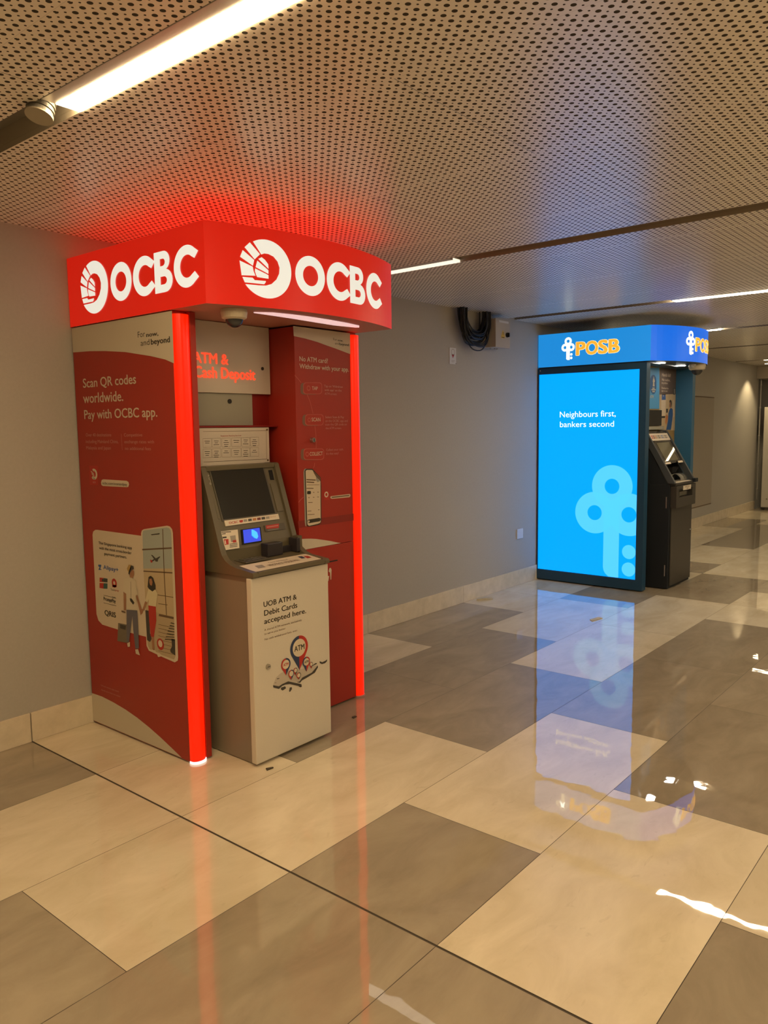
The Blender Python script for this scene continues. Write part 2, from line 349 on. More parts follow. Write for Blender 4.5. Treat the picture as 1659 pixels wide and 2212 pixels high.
GFX = {
 'PL': [
  ('p','print_white',1,[(0.012,2.07),(0.862,2.07),(0.862,1.843),(0.798,1.864),(0.684,1.887),(0.483,1.919),(0.31,1.936),(0.174,1.945),(0.012,1.95)]),
  ('p','print_white',1,[(0.012,0.012),(0.862,0.012),(0.847,-0.007),(0.722,0.038),(0.63,0.07),(0.534,0.099),(0.435,0.124),(0.332,0.143),(0.225,0.156),(0.114,0.164),(0.012,0.162)]),
  ('t', 'print_black', 2, 'For', 0.594, 1.9765, 0.058, 0.026, 0),
  ('t', 'print_black', 2, 'now,', 0.662, 1.9735, 0.092, 0.019, 1),
  ('t', 'print_black', 2, 'and', 0.614, 1.9375, 0.07, 0.026, 0),
  ('t', 'print_black', 2, 'beyond', 0.696, 1.937, 0.143, 0.025, 1),
  ('t', 'print_cream', 2, 'Scan QR codes', 0.094, 1.769, 0.468, 0.044, 0.5),
  ('t', 'print_cream', 2, 'worldwide.', 0.089, 1.692, 0.359, 0.048, 0.5),
  ('t', 'print_cream', 2, 'Pay with OCBC app.', 0.09, 1.6125, 0.629, 0.044, 0.5),
  ('t', 'print_pink', 2, 'Over 40 destinations', 0.094, 1.524, 0.235, 0.016, 0),
  ('t', 'print_pink', 2, 'including Mainland China,', 0.09, 1.491, 0.299, 0.016, 0),
  ('t', 'print_pink', 2, 'Malaysia and Japan', 0.091, 1.4595, 0.228, 0.016, 0),
  ('t', 'print_pink', 2, 'Competitive', 0.44, 1.523, 0.153, 0.015, 0),
  ('t', 'print_pink', 2, 'exchange rates with', 0.441, 1.491, 0.244, 0.015, 0),
  ('t', 'print_pink', 2, 'no additional fees', 0.444, 1.459, 0.214, 0.015, 0),
  ('l','print_pink',1,[(0.415,1.536),(0.419,1.458)],0.002),
  ('p','print_red2',1,[(0.11,1.377),(0.191,1.377),(0.185,1.28),(0.105,1.278)]),
  ('t', 'print_pink', 2, 'app', 0.135, 1.29, 0.029, 0.01, 0),
  ('p','print_cream',1,[(0.214,1.295),(0.221,1.307),(0.236,1.311),(0.443,1.31),(0.458,1.305),(0.463,1.294),(0.455,1.281),(0.44,1.279),(0.229,1.277),(0.215,1.282)]),
  ('t', 'print_black', 3, 'ocbc.com/scanandpay', 0.227, 1.286, 0.221, 0.013, 0),
  ('p','print_cream',0,[(0.105,1.021),(0.113,1.038),(0.133,1.048),(0.152,1.05),(0.544,1.05),(0.545,0.556),(0.298,0.553),(0.153,0.556),(0.117,0.573),(0.102,0.605)]),
  ('t', 'print_black', 2, 'The Singapore banking app', 0.16, 0.9775, 0.301, 0.014, 0.5),
  ('t', 'print_black', 2, 'with the most cross-border', 0.165, 0.952, 0.291, 0.014, 0.5),
  ('t', 'print_black', 2, 'payment partners.', 0.211, 0.9265, 0.202, 0.014, 0.5),
  ('t', 'print_blue', 2, 'Alipay+', 0.194, 0.852, 0.138, 0.021, 0.5),
  ('p','print_blue',1,[(0.146,0.87),(0.174,0.872),(0.174,0.866),(0.163,0.851),(0.178,0.846),(0.144,0.842),(0.157,0.857),(0.145,0.861)]),
  ('p','print_red2',1,[(0.152,0.803),(0.189,0.805),(0.184,0.749),(0.146,0.748)]),
  ('p','print_green',1,[(0.189,0.805),(0.227,0.806),(0.221,0.753),(0.184,0.749)]),
  ('p','print_cream',2,[(0.15,0.78),(0.225,0.786),(0.225,0.781),(0.149,0.775)]),
  ('p','print_dark',2,[(0.173,0.798),(0.225,0.802),(0.224,0.789),(0.172,0.786)]),
  ('c','print_red2',1,(0.287,0.79),0.0231,0),
  ('p','print_red2',1,[(0.268,0.779),(0.307,0.781),(0.306,0.771),(0.267,0.767)]),
  ('c','print_cream',2,(0.288,0.791),0.009,0),
  ('t', 'print_black', 2, 'Touch', 0.252, 0.7495, 0.037, 0.01, 0),
  ('t', 'print_red2', 2, 'pay', 0.292, 0.751, 0.035, 0.01, 0),
  ('l','print_black',1,[(0.181,0.715),(0.299,0.714)],0.002),
  ('l','print_black',1,[(0.177,0.675),(0.295,0.674)],0.002),
  ('t', 'print_black', 2, 'PromptPay', 0.181, 0.689, 0.112, 0.018, 1),
  ('t', 'print_black', 2, 'QR', 0.262, 0.7115, 0.033, 0.008, 0),
  ('t', 'print_black', 2, 'QRIS', 0.184, 0.6125, 0.103, 0.026, 1),
  ('p','print_cream',2,[(0.545,1.061),(0.553,1.077),(0.57,1.084),(0.758,1.114),(0.779,1.112),(0.796,1.101),(0.801,1.084),(0.8,0.5),(0.796,0.484),(0.772,0.471),(0.675,0.479),(0.564,0.491),(0.547,0.512)]),
  ('p','print_sky',3,[(0.557,1.059),(0.562,1.074),(0.576,1.079),(0.755,1.106),(0.774,1.104),(0.785,1.095),(0.789,1.08),(0.785,0.917),(0.552,0.892)]),
  ('p','print_tan',3,[(0.552,0.892),(0.785,0.917),(0.782,0.688),(0.556,0.693)]),
  ('p','print_tan2',3,[(0.556,0.693),(0.782,0.688),(0.78,0.502),(0.768,0.484),(0.676,0.488),(0.571,0.5),(0.558,0.517)]),
  ('l','print_brown',4,[(0.55,0.984),(0.788,1.013)],0.007),
  ('l','print_brown',4,[(0.552,0.88),(0.785,0.897)],0.006),
  ('l','print_brown',4,[(0.724,1.096),(0.722,1.002),(0.72,0.879),(0.724,0.689)],0.006),
  ('l','print_brown',4,[(0.661,0.778),(0.784,0.782)],0.003),
  ('l','print_brown',4,[(0.663,0.736),(0.736,0.74)],0.003),
  ('p','print_black',4,[(0.628,1.064),(0.699,1.075),(0.696,1.069),(0.633,1.06)]),
  ('p','print_dark',4,[(0.62,0.966),(0.634,0.965),(0.659,0.952),(0.691,0.965),(0.695,0.963),(0.677,0.949),(0.673,0.938),(0.655,0.937),(0.65,0.943),(0.623,0.931),(0.613,0.933),(0.643,0.948)]),
  ('p','print_red2',5,[(0.612,0.942),(0.626,0.941),(0.631,0.93),(0.617,0.928)]),
  ('p','print_brown',4,[(0.665,0.687),(0.78,0.689),(0.778,0.678),(0.661,0.676)]),
  ('p','print_black',4,[(0.76,0.66),(0.783,0.659),(0.784,0.655),(0.75,0.655)]),
  ('p','print_black',4,[(0.751,0.646),(0.782,0.646),(0.783,0.642),(0.742,0.64)]),
  ('p','print_black',4,[(0.742,0.631),(0.781,0.633),(0.782,0.629),(0.734,0.626)]),
  ('p','print_black',4,[(0.733,0.617),(0.78,0.62),(0.781,0.616),(0.725,0.612)]),
  ('p','print_black',4,[(0.724,0.602),(0.779,0.607),(0.78,0.603),(0.717,0.597)]),
  ('p','print_black',4,[(0.714,0.587),(0.778,0.594),(0.779,0.59),(0.709,0.583)]),
  ('p','print_black',4,[(0.705,0.573),(0.777,0.58),(0.778,0.577),(0.701,0.568)]),
  ('l','print_brown',4,[(0.655,0.635),(0.774,0.636)],0.002),
  ('l','print_brown',4,[(0.654,0.616),(0.772,0.618)],0.002),
  ('l','print_brown',4,[(0.653,0.598),(0.771,0.599)],0.002),
  ('l','print_brown',4,[(0.651,0.579),(0.77,0.581)],0.002),
  ('l','print_brown',4,[(0.65,0.56),(0.769,0.563)],0.002),
  ('l','print_brown',4,[(0.648,0.542),(0.767,0.545)],0.002),
  ('l','print_brown',4,[(0.647,0.523),(0.766,0.527)],0.002),
  ('l','print_brown',4,[(0.646,0.505),(0.765,0.508)],0.002),
  ('p','print_dark',4,[(0.755,0.582),(0.783,0.583),(0.78,0.505),(0.745,0.514),(0.741,0.526),(0.757,0.545)]),
  ('p','print_dark',4,[(0.552,0.689),(0.583,0.69),(0.582,0.579),(0.602,0.563),(0.579,0.536),(0.555,0.542)]),
  ('c','print_red2',5,(0.665,0.54),0.0281,0),
  ('c','print_cream',6,(0.665,0.543),0.017,0.009),
  ('p','print_skin',5,[(0.435,0.86),(0.458,0.878),(0.472,0.87),(0.471,0.852),(0.456,0.835),(0.433,0.837)]),
  ('p','print_straw',6,[(0.411,0.877),(0.43,0.9),(0.448,0.899),(0.449,0.881),(0.429,0.86),(0.421,0.864)]),
  ('p','print_dark',6,[(0.448,0.897),(0.468,0.896),(0.473,0.882),(0.455,0.875),(0.437,0.858),(0.431,0.847),(0.422,0.856),(0.433,0.873)]),
  ('p','print_offwhite',5,[(0.366,0.758),(0.38,0.82),(0.41,0.835),(0.455,0.834),(0.486,0.82),(0.492,0.755),(0.476,0.746),(0.482,0.679),(0.39,0.669),(0.394,0.749)]),
  ('p','print_skin',5,[(0.37,0.757),(0.394,0.749),(0.385,0.664),(0.365,0.663)]),
  ('p','print_skin',5,[(0.477,0.752),(0.491,0.756),(0.522,0.691),(0.534,0.69),(0.53,0.672),(0.51,0.659),(0.502,0.685)]),
  ('p','print_jean',6,[(0.39,0.668),(0.484,0.678),(0.485,0.563),(0.483,0.488),(0.452,0.482),(0.441,0.576),(0.439,0.644),(0.398,0.503),(0.377,0.503)]),
  ('p','print_cream',6,[(0.38,0.496),(0.407,0.508),(0.405,0.484),(0.385,0.478)]),
  ('p','print_cream',6,[(0.45,0.477),(0.475,0.483),(0.489,0.454),(0.454,0.456)]),
  ('p','print_black',6,[(0.424,0.731),(0.442,0.731),(0.463,0.714),(0.452,0.702),(0.428,0.717)]),
  ('l','print_dark',6,[(0.439,0.816),(0.436,0.731)],0.002),
  ('p','print_case',4,[(0.307,0.589),(0.383,0.592),(0.381,0.498),(0.291,0.493)]),
  ('p','print_dark',5,[(0.324,0.584),(0.377,0.585),(0.372,0.563),(0.322,0.564)]),
  ('l','print_cream',4,[(0.348,0.649),(0.337,0.591)],0.004),
  ('l','print_cream',4,[(0.377,0.65),(0.37,0.593)],0.004),
  ('p','print_brown',5,[(0.344,0.659),(0.378,0.657),(0.378,0.649),(0.343,0.65)]),
  ('p','print_black',5,[(0.593,0.856),(0.612,0.864),(0.631,0.856),(0.648,0.822),(0.646,0.799),(0.62,0.788),(0.594,0.796),(0.581,0.807)]),
  ('p','print_skin',6,[(0.6,0.847),(0.617,0.852),(0.625,0.834),(0.616,0.816),(0.604,0.819),(0.598,0.83)]),
  ('p','print_cream2',6,[(0.589,0.799),(0.62,0.789),(0.643,0.802),(0.661,0.784),(0.642,0.719),(0.582,0.716),(0.59,0.75),(0.572,0.729),(0.555,0.733)]),
  ('p','print_red2',6,[(0.581,0.717),(0.642,0.719),(0.641,0.651),(0.614,0.565),(0.589,0.566),(0.582,0.642)]),
  ('p','print_skin',5,[(0.592,0.566),(0.614,0.566),(0.615,0.501),(0.598,0.501)]),
  ('p','print_skin',6,[(0.556,0.734),(0.574,0.73),(0.542,0.686),(0.528,0.687)]),
  ('p','print_cream',6,[(0.628,0.495),(0.656,0.495),(0.677,0.485),(0.643,0.473)]),
  ('p','print_cream',5,[(0.59,0.501),(0.617,0.505),(0.629,0.492),(0.597,0.49)]),
  ('t', 'print_pink', 2, 'Terms and conditions apply. Insured', 0.108, 0.2215, 0.169, 0.008, 0),
  ('t', 'print_pink', 2, 'deposits up to limits. See website.', 0.11, 0.198, 0.182, 0.008, 0),
 ],
 'PR': [
  ('p','print_white',1,[(2.819,2.067),(3.249,2.066),(3.249,1.953),(3.186,1.965),(3.128,1.976),(3.061,1.987),(2.99,2.0),(2.902,2.011),(2.822,2.017)]),
  ('t', 'print_black', 2, 'For', 3.114, 2.0175, 0.029, 0.012, 0),
  ('t', 'print_black', 2, 'now,', 3.149, 2.016, 0.041, 0.011, 1),
  ('t', 'print_black', 2, 'and', 3.126, 1.997, 0.033, 0.012, 0),
  ('t', 'print_black', 2, 'beyond', 3.163, 1.9955, 0.074, 0.013, 1),
  ('t', 'print_cream', 2, 'No ATM card?', 2.858, 1.894, 0.21, 0.024, 0.5),
  ('t', 'print_cream', 2, 'Withdraw with your app.', 2.857, 1.857, 0.376, 0.024, 0.5),
  ('l','print_pink2',1,[(2.822,1.821),(2.843,1.805),(2.866,1.785)],0.004),
  ('l','print_pink2',1,[(2.907,1.726),(2.928,1.688),(2.948,1.627)],0.004),
  ('l','print_pink2',1,[(2.959,1.562),(2.966,1.513),(2.965,1.445)],0.004),
  ('l','print_pink2',1,[(2.952,1.368),(2.949,1.354),(2.941,1.341)],0.004),
  ('l','print_pink2',1,[(2.826,1.168),(2.84,1.18),(2.863,1.193)],0.004),
  ('p','print_brown2',1,[(2.969,1.787),(2.977,1.787),(2.983,1.784),(2.988,1.779),(2.989,1.773),(2.988,1.742),(2.986,1.736),(2.982,1.731),(2.975,1.728),(2.967,1.726),(2.88,1.724),(2.872,1.725),(2.866,1.728),(2.862,1.733),(2.86,1.738),(2.861,1.769),(2.863,1.775),(2.868,1.78),(2.874,1.783),(2.882,1.784)]),
  ('p','print_pink2',2,[(2.999,1.791),(3.007,1.79),(3.014,1.787),(3.018,1.782),(3.02,1.776),(3.019,1.744),(3.017,1.739),(3.012,1.734),(3.005,1.731),(2.997,1.729),(2.899,1.727),(2.891,1.728),(2.884,1.731),(2.88,1.735),(2.879,1.741),(2.88,1.772),(2.881,1.778),(2.886,1.782),(2.893,1.786),(2.901,1.787)]),
  ('p','print_red1',3,[(2.994,1.787),(3.002,1.786),(3.009,1.783),(3.014,1.779),(3.015,1.773),(3.014,1.748),(3.012,1.742),(3.008,1.737),(3.001,1.734),(2.992,1.732),(2.903,1.73),(2.895,1.731),(2.889,1.734),(2.884,1.739),(2.883,1.744),(2.884,1.769),(2.886,1.775),(2.89,1.779),(2.897,1.783),(2.905,1.784)]),
  ('p','print_brown2',1,[(2.975,1.622),(2.983,1.62),(2.99,1.617),(2.994,1.613),(2.996,1.607),(2.995,1.578),(2.993,1.572),(2.988,1.567),(2.981,1.564),(2.973,1.563),(2.888,1.563),(2.88,1.565),(2.874,1.568),(2.87,1.573),(2.868,1.578),(2.869,1.607),(2.871,1.612),(2.876,1.617),(2.882,1.62),(2.89,1.621)]),
  ('p','print_pink2',2,[(3.005,1.624),(3.013,1.623),(3.02,1.62),(3.025,1.615),(3.026,1.609),(3.025,1.58),(3.023,1.574),(3.019,1.569),(3.012,1.566),(3.003,1.565),(2.907,1.565),(2.899,1.567),(2.892,1.57),(2.888,1.575),(2.887,1.58),(2.888,1.609),(2.89,1.614),(2.894,1.619),(2.901,1.622),(2.909,1.623)]),
  ('p','print_red1',3,[(3.001,1.621),(3.009,1.62),(3.016,1.616),(3.02,1.612),(3.021,1.606),(3.021,1.583),(3.019,1.577),(3.014,1.572),(3.007,1.569),(2.999,1.568),(2.911,1.569),(2.904,1.57),(2.897,1.573),(2.893,1.578),(2.891,1.583),(2.892,1.606),(2.894,1.611),(2.898,1.616),(2.905,1.619),(2.913,1.62)]),
  ('p','print_brown2',1,[(2.973,1.442),(2.981,1.44),(2.988,1.437),(2.992,1.432),(2.994,1.426),(2.993,1.396),(2.991,1.39),(2.986,1.385),(2.979,1.382),(2.971,1.382),(2.871,1.386),(2.863,1.387),(2.857,1.391),(2.852,1.395),(2.851,1.401),(2.852,1.431),(2.854,1.436),(2.858,1.441),(2.865,1.444),(2.873,1.445)]),
  ('p','print_pink2',2,[(3.004,1.443),(3.012,1.442),(3.019,1.438),(3.023,1.433),(3.025,1.427),(3.024,1.397),(3.022,1.391),(3.017,1.386),(3.01,1.383),(3.002,1.382),(2.89,1.387),(2.882,1.388),(2.875,1.392),(2.871,1.397),(2.87,1.402),(2.871,1.432),(2.872,1.438),(2.877,1.442),(2.884,1.445),(2.892,1.446)]),
  ('p','print_red1',3,[(2.999,1.44),(3.007,1.439),(3.014,1.435),(3.019,1.43),(3.02,1.424),(3.019,1.4),(3.017,1.394),(3.013,1.39),(3.005,1.387),(2.997,1.386),(2.894,1.39),(2.886,1.391),(2.88,1.395),(2.875,1.4),(2.874,1.405),(2.875,1.429),(2.877,1.435),(2.881,1.439),(2.888,1.442),(2.896,1.443)]),
  ('t', 'print_cream', 4, 'TAP', 2.943, 1.75, 0.042, 0.018, 0.5),
  ('t', 'print_cream', 4, 'SCAN', 2.935, 1.5865, 0.065, 0.019, 0.5),
  ('t', 'print_cream', 4, 'COLLECT', 2.915, 1.407, 0.097, 0.019, 0.5),
  ('c','print_pink2',4,(2.918,1.758),0.014,0.6),
  ('c','print_pink2',4,(2.917,1.594),0.012,0.6),
  ('c','print_pink2',4,(2.896,1.416),0.013,0.6),
  ('t', 'print_pink', 2, "Tap on 'Withdraw", 3.036, 1.767, 0.146, 0.012, 0.5),
  ('t', 'print_pink', 2, "with app' on the", 3.038, 1.747, 0.133, 0.012, 0.5),
  ('t', 'print_pink', 2, 'ATM screen.', 3.039, 1.727, 0.096, 0.012, 0),
  ('t', 'print_pink', 2, 'Select Scan & Pay', 3.039, 1.603, 0.148, 0.012, 0.5),
  ('t', 'print_pink', 2, 'on the OCBC app and', 3.039, 1.5825, 0.178, 0.013, 0),
  ('t', 'print_pink', 2, 'scan the QR code on', 3.038, 1.564, 0.171, 0.012, 0),
  ('t', 'print_pink', 2, 'the ATM screen.', 3.04, 1.544, 0.125, 0.012, 0),
  ('t', 'print_pink', 2, 'Collect your cash.', 3.041, 1.428, 0.137, 0.012, 0),
  ('t', 'print_pink', 2, "It's that easy!", 3.041, 1.4075, 0.097, 0.012, 0),
  ('p','print_grey',1,[(2.867,1.322),(2.87,1.335),(2.878,1.341),(2.888,1.341),(2.9,1.323),(2.878,1.035),(2.871,1.042),(2.868,1.06)]),
  ('p','print_black',2,[(2.875,1.328),(2.881,1.336),(2.889,1.34),(2.932,1.338),(2.944,1.329),(2.993,1.289),(2.997,1.251),(2.993,1.057),(2.987,1.043),(2.97,1.036),(2.896,1.033),(2.883,1.042),(2.879,1.064)]),
  ('p','print_cream',3,[(2.882,1.327),(2.886,1.332),(2.893,1.334),(2.929,1.332),(2.937,1.327),(2.956,1.297),(2.988,1.272),(2.991,1.266),(2.986,1.05),(2.98,1.045),(2.965,1.042),(2.899,1.038),(2.888,1.044),(2.885,1.056)]),
  ('p','print_brown',4,[(2.936,1.326),(2.957,1.312),(2.976,1.299),(2.991,1.286),(2.992,1.273),(2.973,1.282),(2.956,1.297),(2.943,1.313)]),
  ('p','print_grey',4,[(2.956,1.297),(2.973,1.282),(2.987,1.271),(2.97,1.264),(2.959,1.273)]),
  ('l','print_brown',4,[(2.886,1.283),(2.955,1.277)],0.006),
  ('l','print_brown',4,[(2.886,1.271),(2.943,1.265)],0.006),
  ('l','print_brown',4,[(2.888,1.255),(2.982,1.25)],0.002),
  ('l','print_brown',4,[(2.885,1.238),(2.937,1.234)],0.004),
  ('l','print_brown',4,[(2.895,1.162),(2.928,1.16)],0.003),
  ('l','print_brown',4,[(2.889,1.117),(2.917,1.116)],0.003),
  ('l','print_brown',4,[(2.888,1.098),(2.94,1.096)],0.003),
  ('p','print_black',4,[(2.889,1.218),(2.892,1.223),(2.912,1.222),(2.917,1.219),(2.917,1.208),(2.912,1.205),(2.893,1.206),(2.888,1.209)]),
  ('l','print_brown',4,[(2.932,1.213),(2.943,1.212)],0.003),
  ('l','print_brown',4,[(2.965,1.212),(2.977,1.211)],0.003),
  ('l','print_brown',4,[(2.896,1.188),(2.907,1.187)],0.003),
  ('l','print_brown',4,[(2.931,1.187),(2.942,1.186)],0.003),
  ('l','print_brown',4,[(2.964,1.186),(2.976,1.185)],0.003),
  ('l','print_brown',4,[(2.967,1.117),(2.979,1.116)],0.003),
  ('p','print_black',4,[(2.887,1.069),(2.895,1.072),(2.976,1.073),(2.986,1.068),(2.984,1.058),(2.976,1.054),(2.898,1.052),(2.888,1.058)]),
  ('c','print_cream',5,(2.896,1.062),0.006,0),
  ('p','print_red2',1,[(3.018,1.211),(3.055,1.211),(3.053,1.165),(3.017,1.165)]),
  ('c','print_cream',2,(3.035,1.194),0.0155,0.55),
  ('p','print_cream',1,[(3.066,1.178),(3.071,1.182),(3.221,1.183),(3.229,1.179),(3.227,1.169),(3.219,1.165),(3.08,1.167),(3.069,1.17)]),
  ('l','print_brown',2,[(3.076,1.175),(3.219,1.175)],0.006),
  ('p','print_red3',0,[(2.82,1.071),(3.252,1.07),(3.252,1.031),(2.823,1.034)]),
  ('p','print_white',1,[(2.833,0.975),(2.875,0.972),(2.912,0.968),(2.949,0.962),(2.986,0.954),(3.027,0.945),(3.069,0.935),(3.108,0.924),(3.145,0.9155),(2.831,0.9155)]),
 ],
 'PRL': [
  ('p','print_white',1,[(3.047,0.789),(3.058,0.789),(3.064,0.777),(3.059,0.724),(3.054,0.724),(3.051,0.764),(3.04,0.772)]),
  ('p','print_white',1,[(3.017,0.752),(3.044,0.746),(3.037,0.719),(3.019,0.722)]),
 ],
 'PD': [
  ('t', 'print_black', 2, 'UOB ATM &', 2.333, 0.743, 0.208, 0.024, 0.6),
  ('t', 'print_black', 2, 'Debit Cards', 2.335, 0.702, 0.208, 0.025, 0.6),
  ('t', 'print_black', 2, 'accepted here.', 2.334, 0.664, 0.267, 0.024, 0.6),
  ('t', 'print_brown', 2, 'A shared ATM network, exclusively', 2.333, 0.6315, 0.238, 0.009, 0),
  ('t', 'print_brown', 2, 'to serve you better.', 2.332, 0.613, 0.135, 0.009, 0),
  ('t', 'print_brown', 2, 'No cash withdrawal fees, ever.', 2.333, 0.5875, 0.21, 0.009, 0),
  ('p','print_map',1,[(2.376,0.365),(2.396,0.397),(2.429,0.411),(2.474,0.409),(2.553,0.396),(2.631,0.392),(2.673,0.386),(2.655,0.355),(2.588,0.345),(2.551,0.332),(2.472,0.358),(2.433,0.355),(2.412,0.35)]),
  ('p','print_dark',2,[(2.376,0.365),(2.412,0.35),(2.433,0.355),(2.472,0.358),(2.545,0.327),(2.559,0.32),(2.56,0.307),(2.55,0.307),(2.537,0.318),(2.481,0.342),(2.452,0.347),(2.433,0.346),(2.412,0.337),(2.377,0.354)]),
  ('p','print_dark',2,[(2.426,0.34),(2.452,0.339),(2.457,0.328),(2.435,0.323),(2.424,0.331)]),
  ('p','print_dark',2,[(2.481,0.325),(2.494,0.324),(2.495,0.314),(2.483,0.304),(2.476,0.307)]),
  ('p','print_dark',2,[(2.527,0.339),(2.546,0.338),(2.565,0.352),(2.589,0.355),(2.63,0.36),(2.662,0.379),(2.673,0.386),(2.674,0.376),(2.651,0.354),(2.588,0.342),(2.562,0.339),(2.55,0.33)]),
  ('p','print_dark',2,[(2.626,0.393),(2.656,0.401),(2.668,0.399),(2.666,0.395),(2.635,0.392)]),
  ('p','print_dark',2,[(2.686,0.404),(2.705,0.394),(2.727,0.396),(2.74,0.401),(2.738,0.39),(2.723,0.384),(2.702,0.385),(2.687,0.394)]),
  ('p','print_dark',2,[(2.399,0.39),(2.415,0.389),(2.418,0.386),(2.404,0.386)]),
  ('p','print_dark',2,[(2.383,0.374),(2.395,0.373),(2.397,0.37)]),
  ('pin','print_navy','print_red2',3,(2.549,0.504),0.059,(2.548,0.394),'ATM','print_black'),
  ('pin','print_red2','print_navy',5,(2.459,0.444),0.03,(2.458,0.391),'ATM','print_red2'),
  ('pin','print_navy','print_red2',7,(2.593,0.424),0.025,(2.593,0.375),'ATM','print_black'),
  ('pin','print_red2','print_dark',9,(2.625,0.404),0.011,(2.626,0.381),None,'print_black'),
  ('pin','print_red2','print_dark',9,(2.519,0.4),0.013,(2.518,0.375),None,'print_black'),
  ('pin','print_red2','print_navy',11,(2.49,0.392),0.018,(2.489,0.361),None,'print_black'),
  ('pin','print_red2','print_dark',11,(2.539,0.371),0.014,(2.539,0.35),None,'print_black'),
 ],
 'PB': [
  ('t', 'glow_red', 2, 'ATM &', 2.33, 1.87, 0.21, 0.049, 1),
  ('t', 'glow_red', 2, 'Cash Deposit', 2.334, 1.801, 0.379, 0.052, 1),
 ],
 'PN': [
  ('l','print_brown',1,[(2.341,1.542),(2.744,1.541)],0.0015),
  ('l','print_brown',1,[(2.744,1.541),(2.742,1.395)],0.0015),
  ('l','print_brown',1,[(2.339,1.396),(2.742,1.395)],0.0015),
  ('t', 'print_red2', 2, 'Supported Banking Services', 2.446, 1.5165, 0.129, 0.006, 0),
  ('l','print_brown',1,[(2.339,1.508),(2.39,1.508),(2.389,1.466),(2.339,1.466),(2.339,1.508)],0.0008),
  ('l','print_dark',2,[(2.348,1.496),(2.379,1.495)],0.0022),
  ('l','print_dark',2,[(2.351,1.487),(2.376,1.486)],0.0022),
  ('l','print_brown',1,[(2.337,1.458),(2.387,1.458),(2.387,1.416),(2.336,1.416),(2.337,1.458)],0.0008),
  ('l','print_dark',2,[(2.346,1.446),(2.377,1.445)],0.0022),
  ('l','print_dark',2,[(2.348,1.437),(2.374,1.436)],0.0022),
  ('l','print_dark',2,[(2.351,1.428),(2.37,1.427)],0.0022),
  ('l','print_brown',1,[(2.393,1.508),(2.446,1.508),(2.445,1.465),(2.392,1.466),(2.393,1.508)],0.0008),
  ('l','print_dark',2,[(2.405,1.496),(2.432,1.495)],0.0022),
  ('l','print_dark',2,[(2.408,1.486),(2.428,1.486)],0.0022),
  ('l','print_dark',2,[(2.401,1.477),(2.434,1.477)],0.0022),
  ('l','print_brown',1,[(2.391,1.458),(2.444,1.458),(2.443,1.415),(2.39,1.416),(2.391,1.458)],0.0008),
  ('l','print_dark',2,[(2.403,1.446),(2.43,1.445)],0.0022),
  ('l','print_dark',2,[(2.406,1.436),(2.426,1.436)],0.0022),
  ('l','print_dark',2,[(2.399,1.427),(2.432,1.426)],0.0022),
  ('l','print_dark',2,[(2.402,1.418),(2.428,1.417)],0.0022),
  ('l','print_brown',1,[(2.452,1.508),(2.507,1.508),(2.506,1.465),(2.452,1.465),(2.452,1.508)],0.0008),
  ('l','print_dark',2,[(2.469,1.496),(2.489,1.495)],0.0022),
  ('l','print_dark',2,[(2.462,1.487),(2.495,1.486)],0.0022),
  ('l','print_dark',2,[(2.465,1.477),(2.492,1.476)],0.0022),
  ('l','print_dark',2,[(2.467,1.468),(2.488,1.467)],0.0022),
  ('l','print_brown',1,[(2.45,1.457),(2.505,1.457),(2.504,1.414),(2.45,1.415),(2.45,1.457)],0.0008),
  ('l','print_dark',2,[(2.466,1.445),(2.487,1.444)],0.0022),
  ('l','print_dark',2,[(2.459,1.436),(2.493,1.435)],0.0022),
  ('l','print_brown',1,[(2.514,1.508),(2.573,1.508),(2.572,1.465),(2.513,1.465),(2.514,1.508)],0.0008),
  ('l','print_dark',2,[(2.524,1.496),(2.561,1.495)],0.0022),
  ('l','print_dark',2,[(2.527,1.486),(2.557,1.486)],0.0022),
  ('l','print_brown',1,[(2.511,1.457),(2.57,1.457),(2.57,1.413),(2.511,1.414),(2.511,1.457)],0.0008),
  ('l','print_dark',2,[(2.522,1.445),(2.559,1.444)],0.0022),
  ('l','print_dark',2,[(2.525,1.435),(2.555,1.434)],0.0022),
  ('l','print_dark',2,[(2.528,1.426),(2.551,1.425)],0.0022),
  ('l','print_brown',1,[(2.576,1.508),(2.631,1.508),(2.631,1.464),(2.576,1.465),(2.576,1.508)],0.0008),
  ('l','print_dark',2,[(2.589,1.496),(2.617,1.495)],0.0022),
  ('l','print_dark',2,[(2.592,1.486),(2.613,1.486)],0.0022),
  ('l','print_dark',2,[(2.585,1.477),(2.62,1.476)],0.0022),
  ('l','print_brown',1,[(2.574,1.457),(2.629,1.456),(2.629,1.412),(2.573,1.413),(2.574,1.457)],0.0008),
  ('l','print_dark',2,[(2.587,1.444),(2.615,1.443)],0.0022),
  ('l','print_dark',2,[(2.59,1.434),(2.611,1.434)],0.0022),
  ('l','print_dark',2,[(2.583,1.425),(2.617,1.424)],0.0022),
  ('l','print_dark',2,[(2.586,1.415),(2.614,1.414)],0.0022),
  ('l','print_brown',1,[(2.633,1.509),(2.69,1.509),(2.69,1.464),(2.633,1.464),(2.633,1.509)],0.0008),
  ('l','print_dark',2,[(2.65,1.496),(2.672,1.495)],0.0022),
  ('l','print_dark',2,[(2.643,1.486),(2.678,1.486)],0.0022),
  ('l','print_dark',2,[(2.646,1.477),(2.674,1.476)],0.0022),
  ('l','print_dark',2,[(2.649,1.467),(2.67,1.466)],0.0022),
  ('l','print_brown',1,[(2.631,1.456),(2.688,1.456),(2.687,1.411),(2.631,1.412),(2.631,1.456)],0.0008),
  ('l','print_dark',2,[(2.648,1.443),(2.67,1.443)],0.0022),
  ('l','print_dark',2,[(2.641,1.434),(2.676,1.433)],0.0022),
 ],
 'PF': [
